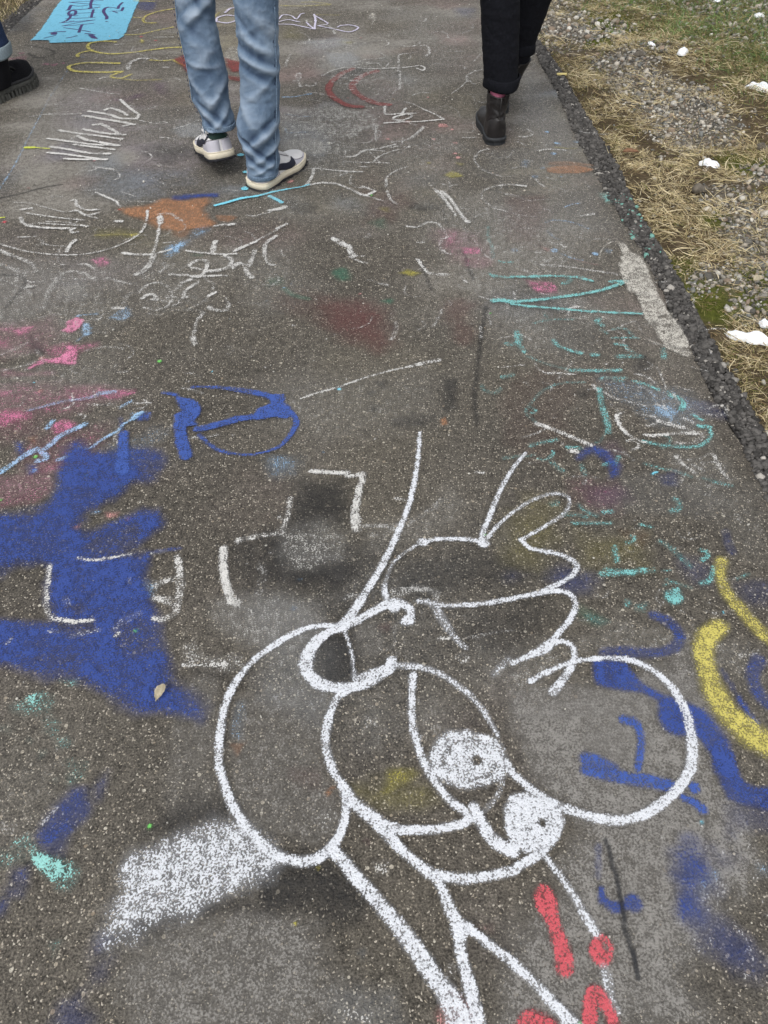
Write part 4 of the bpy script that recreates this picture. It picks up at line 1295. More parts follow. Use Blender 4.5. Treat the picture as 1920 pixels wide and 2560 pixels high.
coat('teal', teal_scribbles, res=.0045)

# big blue shapes at the left
graffito('large blue sprayed shape, spread like a splayed letter, at the left edge', 'blue', """P d 110 1.0 | 370,1400 400,1280 440,1210 500,1185 520,1230 600,1280 720,1300 860,1275 1050,1258 1085,1300 1075,1400 1040,1470 960,1500 860,1500 760,1560 690,1620 640,1659 520,1659 0,1659 150,1640 300,1570 360,1500
P g 120 1.0 | 0,0 520,0 490,100 560,130 700,90 860,50 950,-20 1040,-20 990,80 860,190 700,260 520,280 350,300 150,330 0,370
P g 100 1.02 | 370,330 460,270 620,310 800,300 960,262 1010,265 985,340 950,440 960,560 990,700 1000,880 1060,1060 1150,1180 1300,1320 1300,1345 1190,1345 1000,1290 820,1230 640,1170 480,1090 330,1060 150,1010 0,990 0,670 140,680 300,710 330,700 300,600 320,480 350,400
S g 26 .7 | 960,265 1060,250 1160,235
X g 40 .6 | 430,610 560,600 600,630 500,655
X g 50 .55 | 340,700 620,700 620,760 380,770
X g 90 .35 | 760,740 980,740 1000,900 800,900
X g 80 .4 | 560,150 900,110 820,230 600,250
X d 70 .45 | 860,1330 1040,1320 1020,1440 880,1460
X g 90 .3 | 250,950 480,960 480,1080 300,1060""", res=.0055)
graffito('blue drip-shaped stroke with a rounded foot above the large blue shape', 'brightblue', """S d 80 1.05 | 800,1150,60 797,1200,70 795,1270,76 790,1340,96 792,1385,100
S d 60 .7 | 930,1030 910,1050
S d 26 .4 | 780,1050 790,1140
P d 20 .8 | 940,1010 985,1010 965,1060 920,1065
P d 40 .75 | 90,1200 160,1200 180,1260 150,1310 100,1290
P d 40 .65 | 170,1350 240,1350 240,1400 190,1410""", res=.0045)
graffito('blue sprayed arrow and oval in the middle of the path', 'brightblue', """S d 30 .85 | 1055,885 1140,897
P d 12 1.05 | 1130,890 1170,915 1230,925 1275,945 1300,985 1285,1030 1250,1065 1270,1090 1200,1100 1130,1080 1122,1030 1180,1000 1150,950
S d 86 1.05 | 1165,1090,80 1175,1180,90 1190,1240,88 1205,1290,84
S d 60 1.05 | 1275,1120 1400,1095 1520,1060 1640,1040
S e 62 1.05 | 0,1040 90,1005 150,970
P e 10 1.08 | 0,990 100,950 95,900 180,895 192,920 178,945 225,980 240,1020 200,1050 110,1040 0,1060
S d 28 .8 | 1245,850,22 1340,848,24 1450,855,30 1560,870,44 1659,885,56
S e 54 1.05 | 0,885 60,900 120,925
S e 42 .95 | 225,1010,44 262,1070,44 240,1130,40 200,1185,34 150,1235,28 80,1262,20 0,1280,18
S d 20 .8 | 1659,1285,18 1560,1285,22 1470,1272,26 1400,1250,30 1340,1205,30 1290,1160,34""", res=.0045, edge=.22)
graffito('square white chalk frame around the blue shape at the left', 'chalk', """S g 40 .6 | 320,350 310,450 300,560 305,650 340,690
S g 36 .65 | 340,690 420,700
S g 30 .95 | 425,705 500,710 600,700
S g 26 .7 | 500,300 600,308 700,300 850,270
S g 30 .5 | 980,270 1060,260
S g 50 .72 | 1150,290 1160,360 1170,440 1160,540 1140,620
S g 46 .6 | 1150,430 1080,440 1010,480
S g 60 .62 | 1000,560 1080,570 1140,600
S g 50 .72 | 1140,650 1070,690 1000,690
S g 50 .3 | 900,660 800,700 740,760
S g 36 .42 | 460,810 560,780 640,765
S g 30 .8 | 750,800 765,792
S g 26 .4 | 320,775 380,780
S g 40 .3 | 420,560 440,600
S g 30 .25 | 940,440 960,500
S g 14 .8 | 645,620 650,620
S g 16 .5 | 45,850 70,820
S g 20 .5 | 835,430 840,465""", res=.0045)
graffito('mint green chalk dabs scattered down the left side near the bottom', 'mint', """P g 26 .68 | 170,1200 240,1180 290,1190 220,1260
P g 50 .38 | 60,1260 330,1200 320,1280 90,1300
P g 30 .58 | 350,1480 430,1455 450,1510 370,1530
P g 50 .36 | 300,1330 370,1360 360,1460 290,1420
P g 30 .4 | 170,1470 210,1480 200,1500
P g 30 .42 | 250,1540 310,1550 260,1600
P g 50 .35 | 0,1370 70,1380 60,1430 0,1430
P g 60 .38 | 430,1620 560,1630 560,1659 430,1659
P j 40 .45 | 420,30 520,0 560,60 450,110
P j 30 .3 | 320,70 380,60 370,100
P g 30 .4 | 380,1090 510,1090 510,1120
P j 40 .55 | 80,480 180,450 200,500 130,530
P j 60 .35 | 0,560 150,540 160,600 40,620
D j .7 | 60,1300,14 150,1310,12 205,1280,12 175,1265,8""", res=.005)
graffito('blue spray streak with turquoise chalk dab near the lower left corner', 'navy', """P j 50 .85 | 400,220 470,150 540,140 540,260 480,360 400,470 260,480 240,440 330,330
P j 50 .5 | 620,130 690,20 700,20 690,110 640,180
P j 60 .55 | 240,480 430,440 400,560 300,540
P j 60 .6 | 80,650 190,630 160,740 90,730
P j 50 .5 | 40,780 140,780 130,830 50,840
P j 40 .6 | 0,880 60,860 50,970 0,980
P j 90 .45 | 600,1250 720,1240 720,1400 560,1440 530,1560 600,1640 380,1659 400,1520 540,1380
P j 60 .4 | 640,1080 720,1090 660,1200 600,1230""", res=.006)
graffito('turquoise chalk dab over the blue streak at the lower left', 'mint', """P j 26 .88 | 180,500 240,500 270,540 330,570 400,600 430,650 400,700 340,740 270,690 200,620 180,560
P j 40 .5 | 380,580 480,640 500,720 450,800 370,800 350,730
P j 26 .4 | 310,1130 400,1100 400,1150 330,1160
P j 30 .25 | 330,1180 360,1190 350,1260""", res=.0045)
graffito('soft-edged white spray cloud streak below the big white loop', 'white', """P j 130 .76 | 800,640 880,540 1030,470 1200,410 1380,370 1560,370 1720,440 1750,600 1660,720 1480,810 1300,880 1150,930 960,1000 830,1050 700,1080 720,940 780,800
P k 50 .55 | 20,430 120,500 140,560 60,640 0,680""", cat='graffiti')

# yellow and blue at the right
graffito('blue band sweeping behind the white circle at the right', 'blue', """P i 30 1.05 | 540,965 640,960 740,975 800,1050 860,1110 960,1160 1100,1220 1230,1270 1310,1340 1390,1450 1440,1580 1470,1700 1330,1700 1290,1560 1220,1470 1080,1450 990,1400 940,1310 950,1230 840,1180 700,1150 560,1100
P l 26 1.05 | 1310,-20 1460,-20 1500,80 1590,120 1680,150 1680,290 1580,250 1480,230 1400,200 1370,120
S i 70 .62 | 1090,800 1060,870 960,905 840,910 720,895 600,915
S i 76 .68 | 920,670 980,690 1050,740 1090,800
P i 40 .5 | 600,900 900,880 920,950 640,950""", res=.005)
graffito('blue hook stroke inside the white circle at the right', 'brightblue', """S i 60 .98 | 725,1345,70 790,1360,60 825,1410,50 840,1480,50 830,1560,50 815,1659,44
S i 90 .92 | 480,1600,90 560,1620,100 650,1659,90
S l 90 .95 | 480,10,80 600,40,90 740,60,84 880,85,90 1040,120,80
D l 1.05 | 1182,132,36
S l 60 1.05 | 1110,190,40 1180,220,56 1240,270,60""", res=.0045, edge=.25)
graffito('dark blue hook with a round end near the lower right', 'navy', """S l 40 .35 | 560,500 560,600 558,700
S l 50 1.0 | 570,780,34 590,850,46 650,900,60 720,900,60
D l 1.05 | 785,875,58
S l 40 .7 | 575,860 580,780""", res=.0045, edge=.2)
graffito('blurred blue spray blotch at the lower right of the path', 'navy', """P l 90 1.0 | 1060,560 1130,530 1240,560 1290,640 1280,720 1180,760 1160,920 1100,920 1100,760 1040,680
P l 90 .5 | 1300,520 1440,560 1420,640 1320,640
P l 80 .35 | 1200,980 1380,1050 1500,1150 1560,1270 1420,1250 1260,1120
P l 60 .5 | 1400,400 1470,400 1460,470 1400,460
P l 60 .4 | 1590,1240 1659,1260 1659,1340 1600,1320
P l 70 .3 | 1380,240 1560,260 1659,330 1659,400 1400,380""", res=.007)
graffito('blue curved streaks outside the yellow crescent at the right edge', 'blue', """S i 90 .7 | 1600,960 1560,1030 1570,1110 1620,1200 1680,1250
S i 44 .85 | 1470,1200 1510,1270 1550,1330 1590,1370
S i 40 .4 | 1360,1030 1400,1090 1440,1150
S i 60 .3 | 1390,130 1400,200 1430,260""", res=.006)
graffito('thick yellow sprayed crescent at the right edge', 'yellow', """S i 150 .97 | 1335,745,130 1270,810,140 1245,900,130 1260,1000,120 1285,1110,140 1350,1230,150 1440,1340,160 1530,1420,170 1640,1500,180 1720,1540,180""", edge=.5)
graffito('thin yellow sprayed arc above the thick yellow crescent', 'yellow', """S i 90 .80 | 1360,320,90 1350,390,84 1370,480,80 1430,570,84 1500,650,90 1590,750,96 1700,850,100""", edge=.5)
graffito('faint teal chalk marks between the white cartoon and the yellow arc', 'teal', """S i 50 .72 | 580,400 680,395 780,385 850,380
S i 40 .4 | 850,380 920,380
S i 30 .65 | 400,70 500,72 640,70
S i 24 .6 | 830,80 900,95
S i 40 .45 | 960,190 1040,240 1110,310 1150,350
P i 24 .85 | 1000,520 1080,490 1120,560 1100,590 1040,600 1000,560
P i 30 .5 | 800,610 870,590 860,640 800,640
P i 40 .4 | 490,680 620,710 560,730
S i 20 .5 | 1460,430 1540,400
S i 20 .6 | 980,380 1020,378
S f 26 .45 | 860,1345 960,1375 1060,1395 1160,1430
S f 30 .4 | 1240,1440 1340,1470 1430,1490
S f 40 .35 | 260,1340 320,1390""", res=.005)
graffito('dark blue arched smear right of the thin antenna tip', 'blue', """P f 40 .85 | 430,1310 480,1240 540,1225 650,1270 710,1360 700,1430 640,1440 620,1360 580,1310 520,1280 460,1300
P f 60 .4 | 960,1430 1050,1400 1050,1480 980,1480""", res=.006)

# teal drawing near the right edge
graffito('turquoise chalk zigzag reaching the white strip by the path edge', 'teal', """S f 26 .8 | 0,130 120,135 260,128 400,135 520,160
S f 30 .85 | 640,165 740,160
S f 30 .88 | 740,165 660,195 560,225 420,250 260,272 100,290 0,295
S f 26 .85 | 0,310 120,325 300,340 480,355 640,365 840,372
S e 46 .95 | 1540,290 1580,285 1659,295
S e 26 .6 | 1520,120 1600,135 1659,140
S e 26 .45 | 1590,40 1659,40
S p 26 .5 | 410,1270 450,1300 600,1300 780,1290 980,1290 1180,1300
S p 26 .5 | 490,1170 540,1180 600,1180
S p 30 .28 | 400,880 400,960 430,1060 440,1140""", res=.0045)
graffito('turquoise chalk oval and arcs beside the white chalk face', 'teal', """S f 20 .35 | 140,435 250,412 400,410
S f 40 .6 | 30,490 40,560 80,620
S f 34 .62 | 270,545 300,580 360,605 450,630
S f 34 .72 | 520,640 555,640
S f 30 .6 | 670,570 740,580
S f 30 .3 | 740,600 780,620
S f 36 .45 | 980,600 985,660
S f 36 .68 | 380,740 480,742 600,742 700,740
S f 24 .3 | 100,650 200,690 300,720 380,735
S f 30 .4 | 580,800 600,790 740,790
S f 22 .35 | 470,820 350,820 240,850 170,900 110,970 90,1020 150,1070
S f 44 .62 | 565,860 580,960 610,1050 625,1140
S f 20 .3 | 610,1140 570,1200 540,1210
S f 26 .68 | 790,810 860,830 950,865
S f 40 .68 | 1030,900 1080,920 1110,950 1100,990
S f 26 .5 | 1010,880 1040,910
S f 26 .7 | 1170,1030 1230,1060
S f 34 .85 | 1210,1100 1280,1110
S f 30 .65 | 1280,1110 1290,1160 1250,1210 1180,1235 1060,1235 940,1220 850,1200
S f 34 .55 | 360,1240 440,1245
S f 22 .3 | 210,370 230,400
S f 26 .35 | 580,480 620,500""", res=.0045)
graffito('white chalk oval face outline beside the turquoise arcs', 'chalk', """S f 30 .8 | 680,1030 690,1080 740,1150
S f 26 .65 | 740,1150 800,1185 870,1210
S f 22 .5 | 680,1030 720,1010
S f 30 .75 | 860,1160 960,1160 1060,1150 1200,1150
S f 40 .7 | 950,1070 1040,1095 1110,1110
S f 34 .6 | 1110,1050 1170,1080
S f 30 .5 | 1060,1210 1180,1210 1240,1170
S f 22 .6 | 600,880 640,910 700,930
S f 20 .5 | 740,940 860,970 900,970
S f 20 .5 | 810,1020 900,1040
S f 20 .6 | 980,940 990,970
S f 30 .6 | 940,960 1000,990
S f 22 .5 | 1130,1120 1230,1150
S f 26 .6 | 1050,900 1080,960
D f .7 | 390,1262,22 415,1265,24 610,700,14 1000,1265,14 765,1222,10""", res=.0045)
graffito('pair of white chalk C shapes right of the brown boot', 'chalk', """S p 26 .45 | 400,240 330,260 290,310 295,350 340,400 420,440 510,465
S p 18 .25 | 510,465 600,465 650,440
S p 30 .66 | 710,548 650,540 560,535 470,545
S p 26 .5 | 470,545 390,570 345,610 360,660 430,720 500,745 590,770
S p 20 .4 | 590,770 700,795 800,800
S p 24 .35 | 260,810 330,790 400,760
S p 26 .75 | 0,600 50,670 100,740 130,790
S p 26 .75 | 40,610 100,670 150,750 230,840
S p 44 .8 | 215,835 240,845""", res=.0045)
graffito('whitewashed strip of thick worn paint along the right edge of the path', 'cream', """P f 14 .92 | 700,0 830,0 880,80 900,140 930,200 960,270 1010,360 1070,430 1120,500 1150,560 1150,600 1090,600 1000,580 950,540 930,480 860,400 840,320 780,200 740,120
P f 18 .75 | 880,540 1000,580 1170,620 1150,655 1060,625
P p 20 .9 | 1470,1020 1530,1010 1590,1090 1680,1150 1700,1420 1560,1420 1500,1290 1480,1180 1530,1180
S p 12 .6 | 1320,1160 1340,1080 1400,1020 1440,1010
X f 14 .62 | 900,420 935,440 930,470 900,450
X f 10 .62 | 950,390 1000,380 1000,400 950,410
X f 10 .62 | 975,445 1030,440 1025,465 985,460
X f 10 .5 | 960,480 1000,480 990,505
X f 10 .5 | 1010,400 1030,400 1040,420""", cat='painted strip', name='painted_strip', res=.0045)

# pink and white speckle
graffito('coral pink spray footprint at the lower right, longest of the coral marks', 'coral', """S l 150 1.08 | 205,830,140 225,890,150 250,940,120 275,1010,90 300,1080,86 320,1150,110 335,1230,126 345,1290,110""", edge=.22, res=.004)
graffito('coral pink drop with a hole, on the white line at the lower right', 'coral', """P l 10 1.08 | 505,1150 530,1090 580,1080 630,1110 658,1170 650,1240 610,1290 570,1290 530,1240 505,1200
X l 8 .8 | 600,1140 625,1150 620,1180 605,1170""", edge=.2, res=.004)
graffito('forked coral pink blob at the bottom edge, right of the white line', 'coral', """P l 14 1.08 | 455,1500 480,1420 530,1405 590,1430 640,1500 690,1590 760,1690 640,1690 590,1600 560,1560 550,1690 445,1690""", edge=.2, res=.004)
graffito('broad coral pink arch at the bottom edge between two white lines', 'coral', """P l 30 .95 | 20,1640 60,1570 130,1550 210,1575 300,1640 350,1700 20,1700""", res=.004)
graffito('thin dark green streak like a needle in the grey paint at the lower right', 'black', """S l 12 .8 | 610,470,6 650,620,10 690,760,14 715,900,16 735,1050,20 775,1180,20
S l 30 1.0 | 780,1190,20 795,1250,34 810,1310,22 825,1370,8""", edge=.2, res=.0035)

# the white cartoon
T = empty('cartoon_drawing', (*map(float, at(1150, 1900)), 0)); tag(T, 'large white spray-painted cartoon with round loops, two filled eyes and a long stem', 'graffiti')
W_ = dict(parent=T, res=.0042, edge=.30)
paint('round_loop', 'white', """S h 50 1.0 | 560,740,60 500,738,44 440,735,40 330,752,44 200,810,46 90,880,46 0,945,48
S g 50 1.0 | 1659,945,46 1570,1040,46 1500,1150,46 1450,1290,48 1425,1430,50 1418,1560,52 1420,1659,52
S j 56 1.0 | 1425,0,52 1450,100,54 1495,220,58 1560,330,62 1640,430,66
S k 66 1.0 | 0,465,66 90,535,66 190,588,66 290,605,66 380,590,66 450,545,70 500,500,70
S k 60 1.0 | 500,510,66 550,410,58 580,310,56 588,230,60 585,160,70""", **W_)
paint('antenna', 'white', """S F 12 .95 | 907,935,9 903,990,10 893,1050,12 880,1100,12 855,1160,14 820,1230,15 780,1295,16 742,1352,22
D h .95 | 560,740,44""", **W_)
paint('antenna', 'white', """S F 12 .92 | 1136,978,9 1110,1010,10 1080,1060,11 1062,1105,11 1043,1150,12 1040,1170,12
D F .95 | 1045,1173,12""", **W_)
paint('feather_outline', 'white', """S F 11 .95 | 912,1171,10 950,1164,10 1000,1164,11 1045,1172,12
D F 1.0 | 912,1171,12
S F 8 .60 | 905,1175 880,1190 850,1215 835,1250 831,1270
S F 12 .8 | 829,1270 832,1285 838,1300
S F 9 .72 | 1050,1165 1080,1130 1110,1105
S F 9 .66 | 1110,1105 1150,1080 1195,1066 1225,1072 1230,1090 1215,1112 1180,1135
S F 9 .72 | 1180,1135 1145,1155 1127,1167
S i 36 .95 | 60,180,44 110,230,36 190,250,34 290,270,36 370,300,38 420,345,40 400,400,38 330,450,34 230,500,38
S F 14 .9 | 1190,1276,14 1130,1288,13 1080,1298,13 1030,1305,12 980,1308,12 940,1306,10
S h 40 .72 | 1060,575 1160,590
S h 60 .58 | 1150,600 1200,680 1250,760
S h 40 .6 | 1250,760 1310,840 1360,880""", **W_)
paint('wing_outline', 'white', """S i 44 .98 | 200,515,44 330,515,36 390,545,38 415,600,38 400,650,38 365,710,38 290,800,42 230,865,60 180,905,60
S i 50 .92 | 200,890,50 90,940,40 0,980,36
S h 50 .4 | 1640,960 1600,990 1540,1050
S i 44 .98 | 240,850,36 330,840,38 390,870,38 405,930,40 385,1000,44 340,1070,48 265,1165,56""", **W_)
paint('round_loop', 'white', """S i 44 1.0 | 120,1095,44 200,1050,40 300,1005,40 400,970,36 500,953,34 600,945,36 720,952,42 820,978,44 920,1030,46 1010,1110,50 1080,1200,54 1130,1300,58 1160,1420,62 1172,1540,66 1160,1659,68
S l 60 1.0 | 1165,0,64 1115,85,64 1040,170,62 950,245,62 850,305,62 750,335,60 650,340,60 540,325,60 430,290,56 340,260,52 250,220,52 150,160,54 60,85,50 0,30,44
S k 40 1.0 | 1659,20,44 1620,-40,50""", **W_)
paint('curled_arm', 'white', """S h 60 1.0 | 560,740,70 640,708,52 740,655,56 830,605,60 900,585,66 960,600,60 1000,635,56 1000,680,56 980,705,80
S h 60 .9 | 870,600 900,630
S h 30 .95 | 828,470,24 838,520,30 850,570,36""", **W_)
paint('eye_ring', 'white', """S h 76 1.0 | 560,750,60 480,775,60 400,830,70 340,910,80 325,1000,84 360,1075,84 450,1125,80 540,1140,74 640,1128,76 740,1095,76 820,1050,66 870,1000,70 875,960,62
S h 40 .85 | 650,1080 730,1045 830,1010
S h 26 .8 | 575,780,26 602,850,20 622,940,18 632,1010,22 640,1070,50""", **W_)
paint('beak_outline', 'white', """S h 56 .92 | 590,1155,60 530,1200,52 485,1290,52 460,1400,52 452,1500,52 470,1590,54 500,1670,56
S k 60 1.0 | 495,10,52 540,80,58 590,160,76 640,225,70 740,295,62 850,370,60 950,398,56 1080,402,54 1200,392,56 1320,365,56 1400,325,60
S k 66 1.0 | 600,230,60 640,240,60 720,310,66 800,380,70 870,450,70 960,550,64 1060,630,66 1150,690,70 1250,708,60 1370,716,60 1500,702,60 1600,682,62 1680,660,62
S l 60 1.0 | 0,665,60 70,622,58 150,575,60 220,510,60 290,430,50 325,340,40
S h 42 .8 | 905,995,46 1050,1003,44 1180,1045,44 1290,1110,42 1400,1200,40 1480,1300,40 1535,1390,34 1570,1450,30
S h 50 .95 | 1020,1060,54 1007,1200,44 1010,1330,44 1040,1480,46 1085,1610,56 1110,1659,50
S k 50 1.0 | 1110,20,50 1180,110,52 1250,200,54 1330,265,56 1390,310,60""", **W_)
paint('eyeball', 'white', """P h 40 .92 | 1140,1580 1175,1490 1250,1425 1370,1400 1480,1435 1560,1470 1600,1540 1630,1670 1600,1720 1500,1780 1370,1790 1250,1760 1160,1690
X h 20 .95 | 1410,1590 1440,1580 1465,1605 1445,1635 1415,1630
X h 16 .45 | 1205,1640 1215,1560 1280,1490 1370,1460 1460,1480 1450,1495 1370,1480 1290,1510 1235,1570 1225,1640
X h 14 .35 | 1300,1700 1400,1730 1500,1700 1560,1640 1575,1650 1510,1720 1400,1750 1300,1720""", **W_)
paint('eyeball', 'white', """P F 12 1.02 | 1092,1790 1088,1750 1105,1722 1140,1715 1185,1728 1214,1750 1216,1780 1200,1815 1175,1840 1135,1848 1105,1830
X l 10 .95 | 175,350 195,332 215,345 212,375 190,380
S k 75 1.0 | 1410,250,64 1440,320,76 1500,420,80 1570,490,84 1670,550,80
S k 34 .42 | 1595,60 1580,150 1540,210 1480,280""", **W_)
paint('stem_line', 'white', """S k 80 1.0 | 490,530,84 560,600,80 640,700,84 740,810,90 840,930,96 940,1050,100 1030,1170,104 1120,1300,108 1200,1410,116 1270,1530,130 1350,1690,150""", **W_)
paint('stem_line', 'white', """S k 66 1.0 | 1160,700,60 1205,790,62 1245,890,74 1290,990,84 1320,1070,90 1322,1160,76 1345,1280,70 1390,1430,74 1450,1690,84
D k .85 | 1350,1050,46
S k 30 .95 | 1290,960 1380,1030""", **W_)
paint('stem_line', 'white', """S k 44 .95 | 1370,1020,44 1430,1080,46 1520,1150,50 1670,1260,56
S l 60 .98 | 0,1265,56 100,1350,60 200,1450,64 300,1560,76 420,1690,96""", **W_)
paint('stem_line', 'white', """S l 50 .85 | 205,565,46 300,680,46 400,830,48 470,950,60 550,1070,62
S l 60 .62 | 595,1290,60 620,1380,70 640,1470,56
S l 50 .4 | 640,1480 690,1580""", **W_)

# ------------------------------------------------------------------ small things on the ground
def simple(name, rgb, rough=.7, spec=.3, nscale=90, var=.2, bumpd=.001):
    t = NT(name); n = t.noise(t.obj(), nscale, 4, .6)
    vm = t.new('ShaderNodeVectorMath', operation='SCALE'); vm.inputs[0].default_value = rgb; t.put(vm.inputs[3], t.rng(n, .3, .7, 1 - var, 1 + var))
    return t.done(vm.outputs[0], rough, t.bump(n, bumpd, .8), spec)
t = NT('old_snow'); P = t.obj(); n1 = t.noise(P, 120, 4, .7); n2 = t.noise(P, 25, 3)
M_SNOW = t.done(t.mix(n2, (.80, .83, .87, 1), (.95, .96, .97, 1)), .55, t.bump(n1, .004, 1.0), .4)
M_SNOW.node_tree.nodes['Principled BSDF'].inputs['Subsurface Weight'].default_value = .25
M_SNOW.node_tree.nodes['Principled BSDF'].inputs['Subsurface Radius'].default_value = (.02, .025, .03)
def lump(name, px, w, dpt, h, mat, seed, lobes=3, rz=0.0, sub=4, rough=.5, sink=.2, base=None):
    """one irregular lump built of merged lobes, resting on the verge"""
    X, Y = map(float, at(*px)); z = float(verge_z(np.array([X]), np.array([Y]))[0]) if base is None else base
    V, F = ico(sub); R = np.random.default_rng(seed)
    nrm = V / np.linalg.norm(V, axis=1)[:, None]
    C = R.uniform(-.55, .55, (lobes, 3)) * [1, 1, .3]; rr = R.uniform(.45, .75, lobes)
    rad = np.full(len(V), .35)
    for c, q in zip(C, rr):
        b = nrm @ c; disc = b * b - (c @ c - q * q); v = np.where(disc > 0, b + np.sqrt(np.maximum(disc, 0)), 0); rad = np.maximum(rad, v)
    f = sum(a * (fbm(nrm[:, 0] * k + nrm[:, 2] * k * .7 + 9, nrm[:, 1] * k - nrm[:, 2] * k * .6 + 5, seed, 3) - .5) for a, k in ((rough, 3), (rough * .5, 9)))
    P = nrm * (rad * (1 + f))[:, None] * [w / 2, dpt / 2, h]
    P[:, 2] = np.where(P[:, 2] < 0, P[:, 2] * .3, P[:, 2])
    c, s = math.cos(rz), math.sin(rz); P[:, :2] = P[:, :2] @ np.array([[c, s], [-s, c]])
    o = mesh_np(name, P, F, mat, None, True); o.location = (X, Y, z + h * (.25 - sink) + .004)
    return o
SNOW = [((1626, 118), .052, .075, .030, 'small pointed scrap of snow, farthest of the white lumps beside the gravel', 3, 2, .3),
        ((1702, 142), .070, .062, .028, 'low rounded scrap of snow just right of the small pointed one', 5, 3, .1),
        ((1903, 224), .17, .12, .055, 'largest lump of snow, cut by the right edge, under a thin dark stalk', 8, 4, .2),
        ((1779, 398), .088, .080, .035, 'two-lobed lump of snow lying on the straw-coloured grass', 12, 4, -.5),
        ((1876, 830), .105, .050, .030, 'long grainy lump of snow nearest to the viewer on the verge', 15, 4, -.45),
        ((1898, 48), .055, .05, .022, 'small scrap of snow on the green grass in the far right corner', 19, 3, -.3),
        ((1922, 806), .05, .06, .03, 'crumb of snow at the right edge beside the nearest lump', 23, 2, .2),
        ((1794, 14), .05, .05, .02, 'tiny crumb of snow in the grass near the top of the view', 29, 2, .1)]
for (px, w, d_, h, lb, sd_, nl, rz) in SNOW:
    tag(lump('snow_patch', px, w, d_, h, M_SNOW, sd_, nl, rz), lb, 'snow', 'scraps of old snow on the verge')
M_ROCK = simple('rock', (.12, .105, .085), .85, .3, 60, .4, .004)
M_PEB = simple('pale_pebble', (.50, .46, .38), .7, .3, 60, .12, .001)
tag(lump('rock', (1751, 462), .060, .055, .034, M_ROCK, 31, 3, .3, 3, .25), 'dark brownish rock half sunk in the straw grass below the two-lobed snow', 'rock')
tag(lump('rock', (1597, 146), .075, .05, .028, M_ROCK, 33, 3, .3, 3, .25), 'dark grey flat stone in the far gravel', 'rock')
tag(lump('rock', (1905, 368), .05, .04, .028, M_ROCK, 35, 3, .3, 3, .25), 'small dark stone in the moss at the right edge', 'rock')
tag(lump('pebble', (1764, 515), .045, .03, .022, M_PEB, 41, 1, -.3, 3, .08), 'cream oval pebble below the dark rock', 'pebble')
tag(lump('pebble', (1716, 165), .018, .016, .010, M_PEB, 43, 1, .3, 3, .08), 'small white pebble below the low snow scrap', 'pebble')
tag(lump('pebble', (1861, 323), .022, .018, .012, M_PEB, 45, 1, .3, 3, .08), 'small white pebble at the edge of the far gravel', 'pebble')
tag(lump('pebble', (1737, 755), .03, .022, .014, M_PEB, 47, 1, .3, 3, .08), 'pale pebble beside the dark asphalt rim in the moss', 'pebble')
tag(lump('pebble', (1654, 304), .012, .010, .008, simple('yellow_stone', (.65, .58, .22), .8), 49, 1, .3, 3, .08), 'tiny yellow crumb in the far gravel', 'pebble')
# chalk end
def stick(name, px, ln, r, rz, mat, z):
    V, F = [], []; n = 12; X, Y = map(float, at(*px))
    for k, (a, rr) in enumerate([(-.5, .6), (-.48, 1), (0, 1.03), (.47, .97), (.5, .5)]):
        for i in range(n):
            th = 2 * math.pi * i / n; V.append((a * ln, r * rr * math.cos(th), r * rr * math.sin(th)))
    for k in range(4):
        for i in range(n): F.append((k * n + i, k * n + (i + 1) % n, (k + 1) * n + (i + 1) % n, (k + 1) * n + i))
    F += [tuple(range(n))[::-1], tuple(range(4 * n, 5 * n))]
    o = mesh_py(name, V, F, mat); o.location = (X, Y, z + r); o.rotation_euler[2] = rz; return o
tag(stick('chalk_stub', (1404, 190), .05, .007, .05, simple('yellow_chalk', (.62, .52, .22), .9), .0), 'short yellow stub of chalk on the dark crumbled rim', 'chalk')
# fallen leaf, curled
def leaf(px, ln, wd, rz, rgb, z):
    V, F = [], []; n, m = 14, 6; X, Y = map(float, at(*px))
    for i in range(n + 1):
        u = i / n; w = wd * math.sin(math.pi * min(1, u * 1.02)) ** .8 * (1 - .35 * u) * .6 + .0006
        if u > .86: w *= .35
        for j in range(m + 1):
            v = j / m * 2 - 1
            V.append(((u - .5) * ln, v * w, .0025 + .006 * v * v + .004 * math.sin(u * 4) + .0012 * math.sin(u * 25 + v * 6)))
    for i in range(n):
        for j in range(m): a = i * (m + 1) + j; F.append((a, a + 1, a + m + 2, a + m + 1))
    o = mesh_py('fallen_leaf', V, F, simple('dry_leaf_%d' % px[0], rgb, .8, .2, 140, .25)); o.location = (X, Y, z); o.rotation_euler[2] = rz
    md = o.modifiers.new('t', 'SOLIDIFY'); md.thickness = .0006; return o
tag(leaf((405, 1742), .036, .018, -1.9, (.42, .37, .27), .012), 'dry beige leaf lying on the tip of the big blue shape', 'leaf')
tag(leaf((1577, 382), .07, .034, .1, (.20, .11, .065), .0), 'brown dead leaf in the grass beside the crumbled rim', 'leaf')
tag(leaf((1895, 700), .05, .028, .6, (.40, .35, .25), .0), 'pale dead leaf among the gravel at the right', 'leaf')
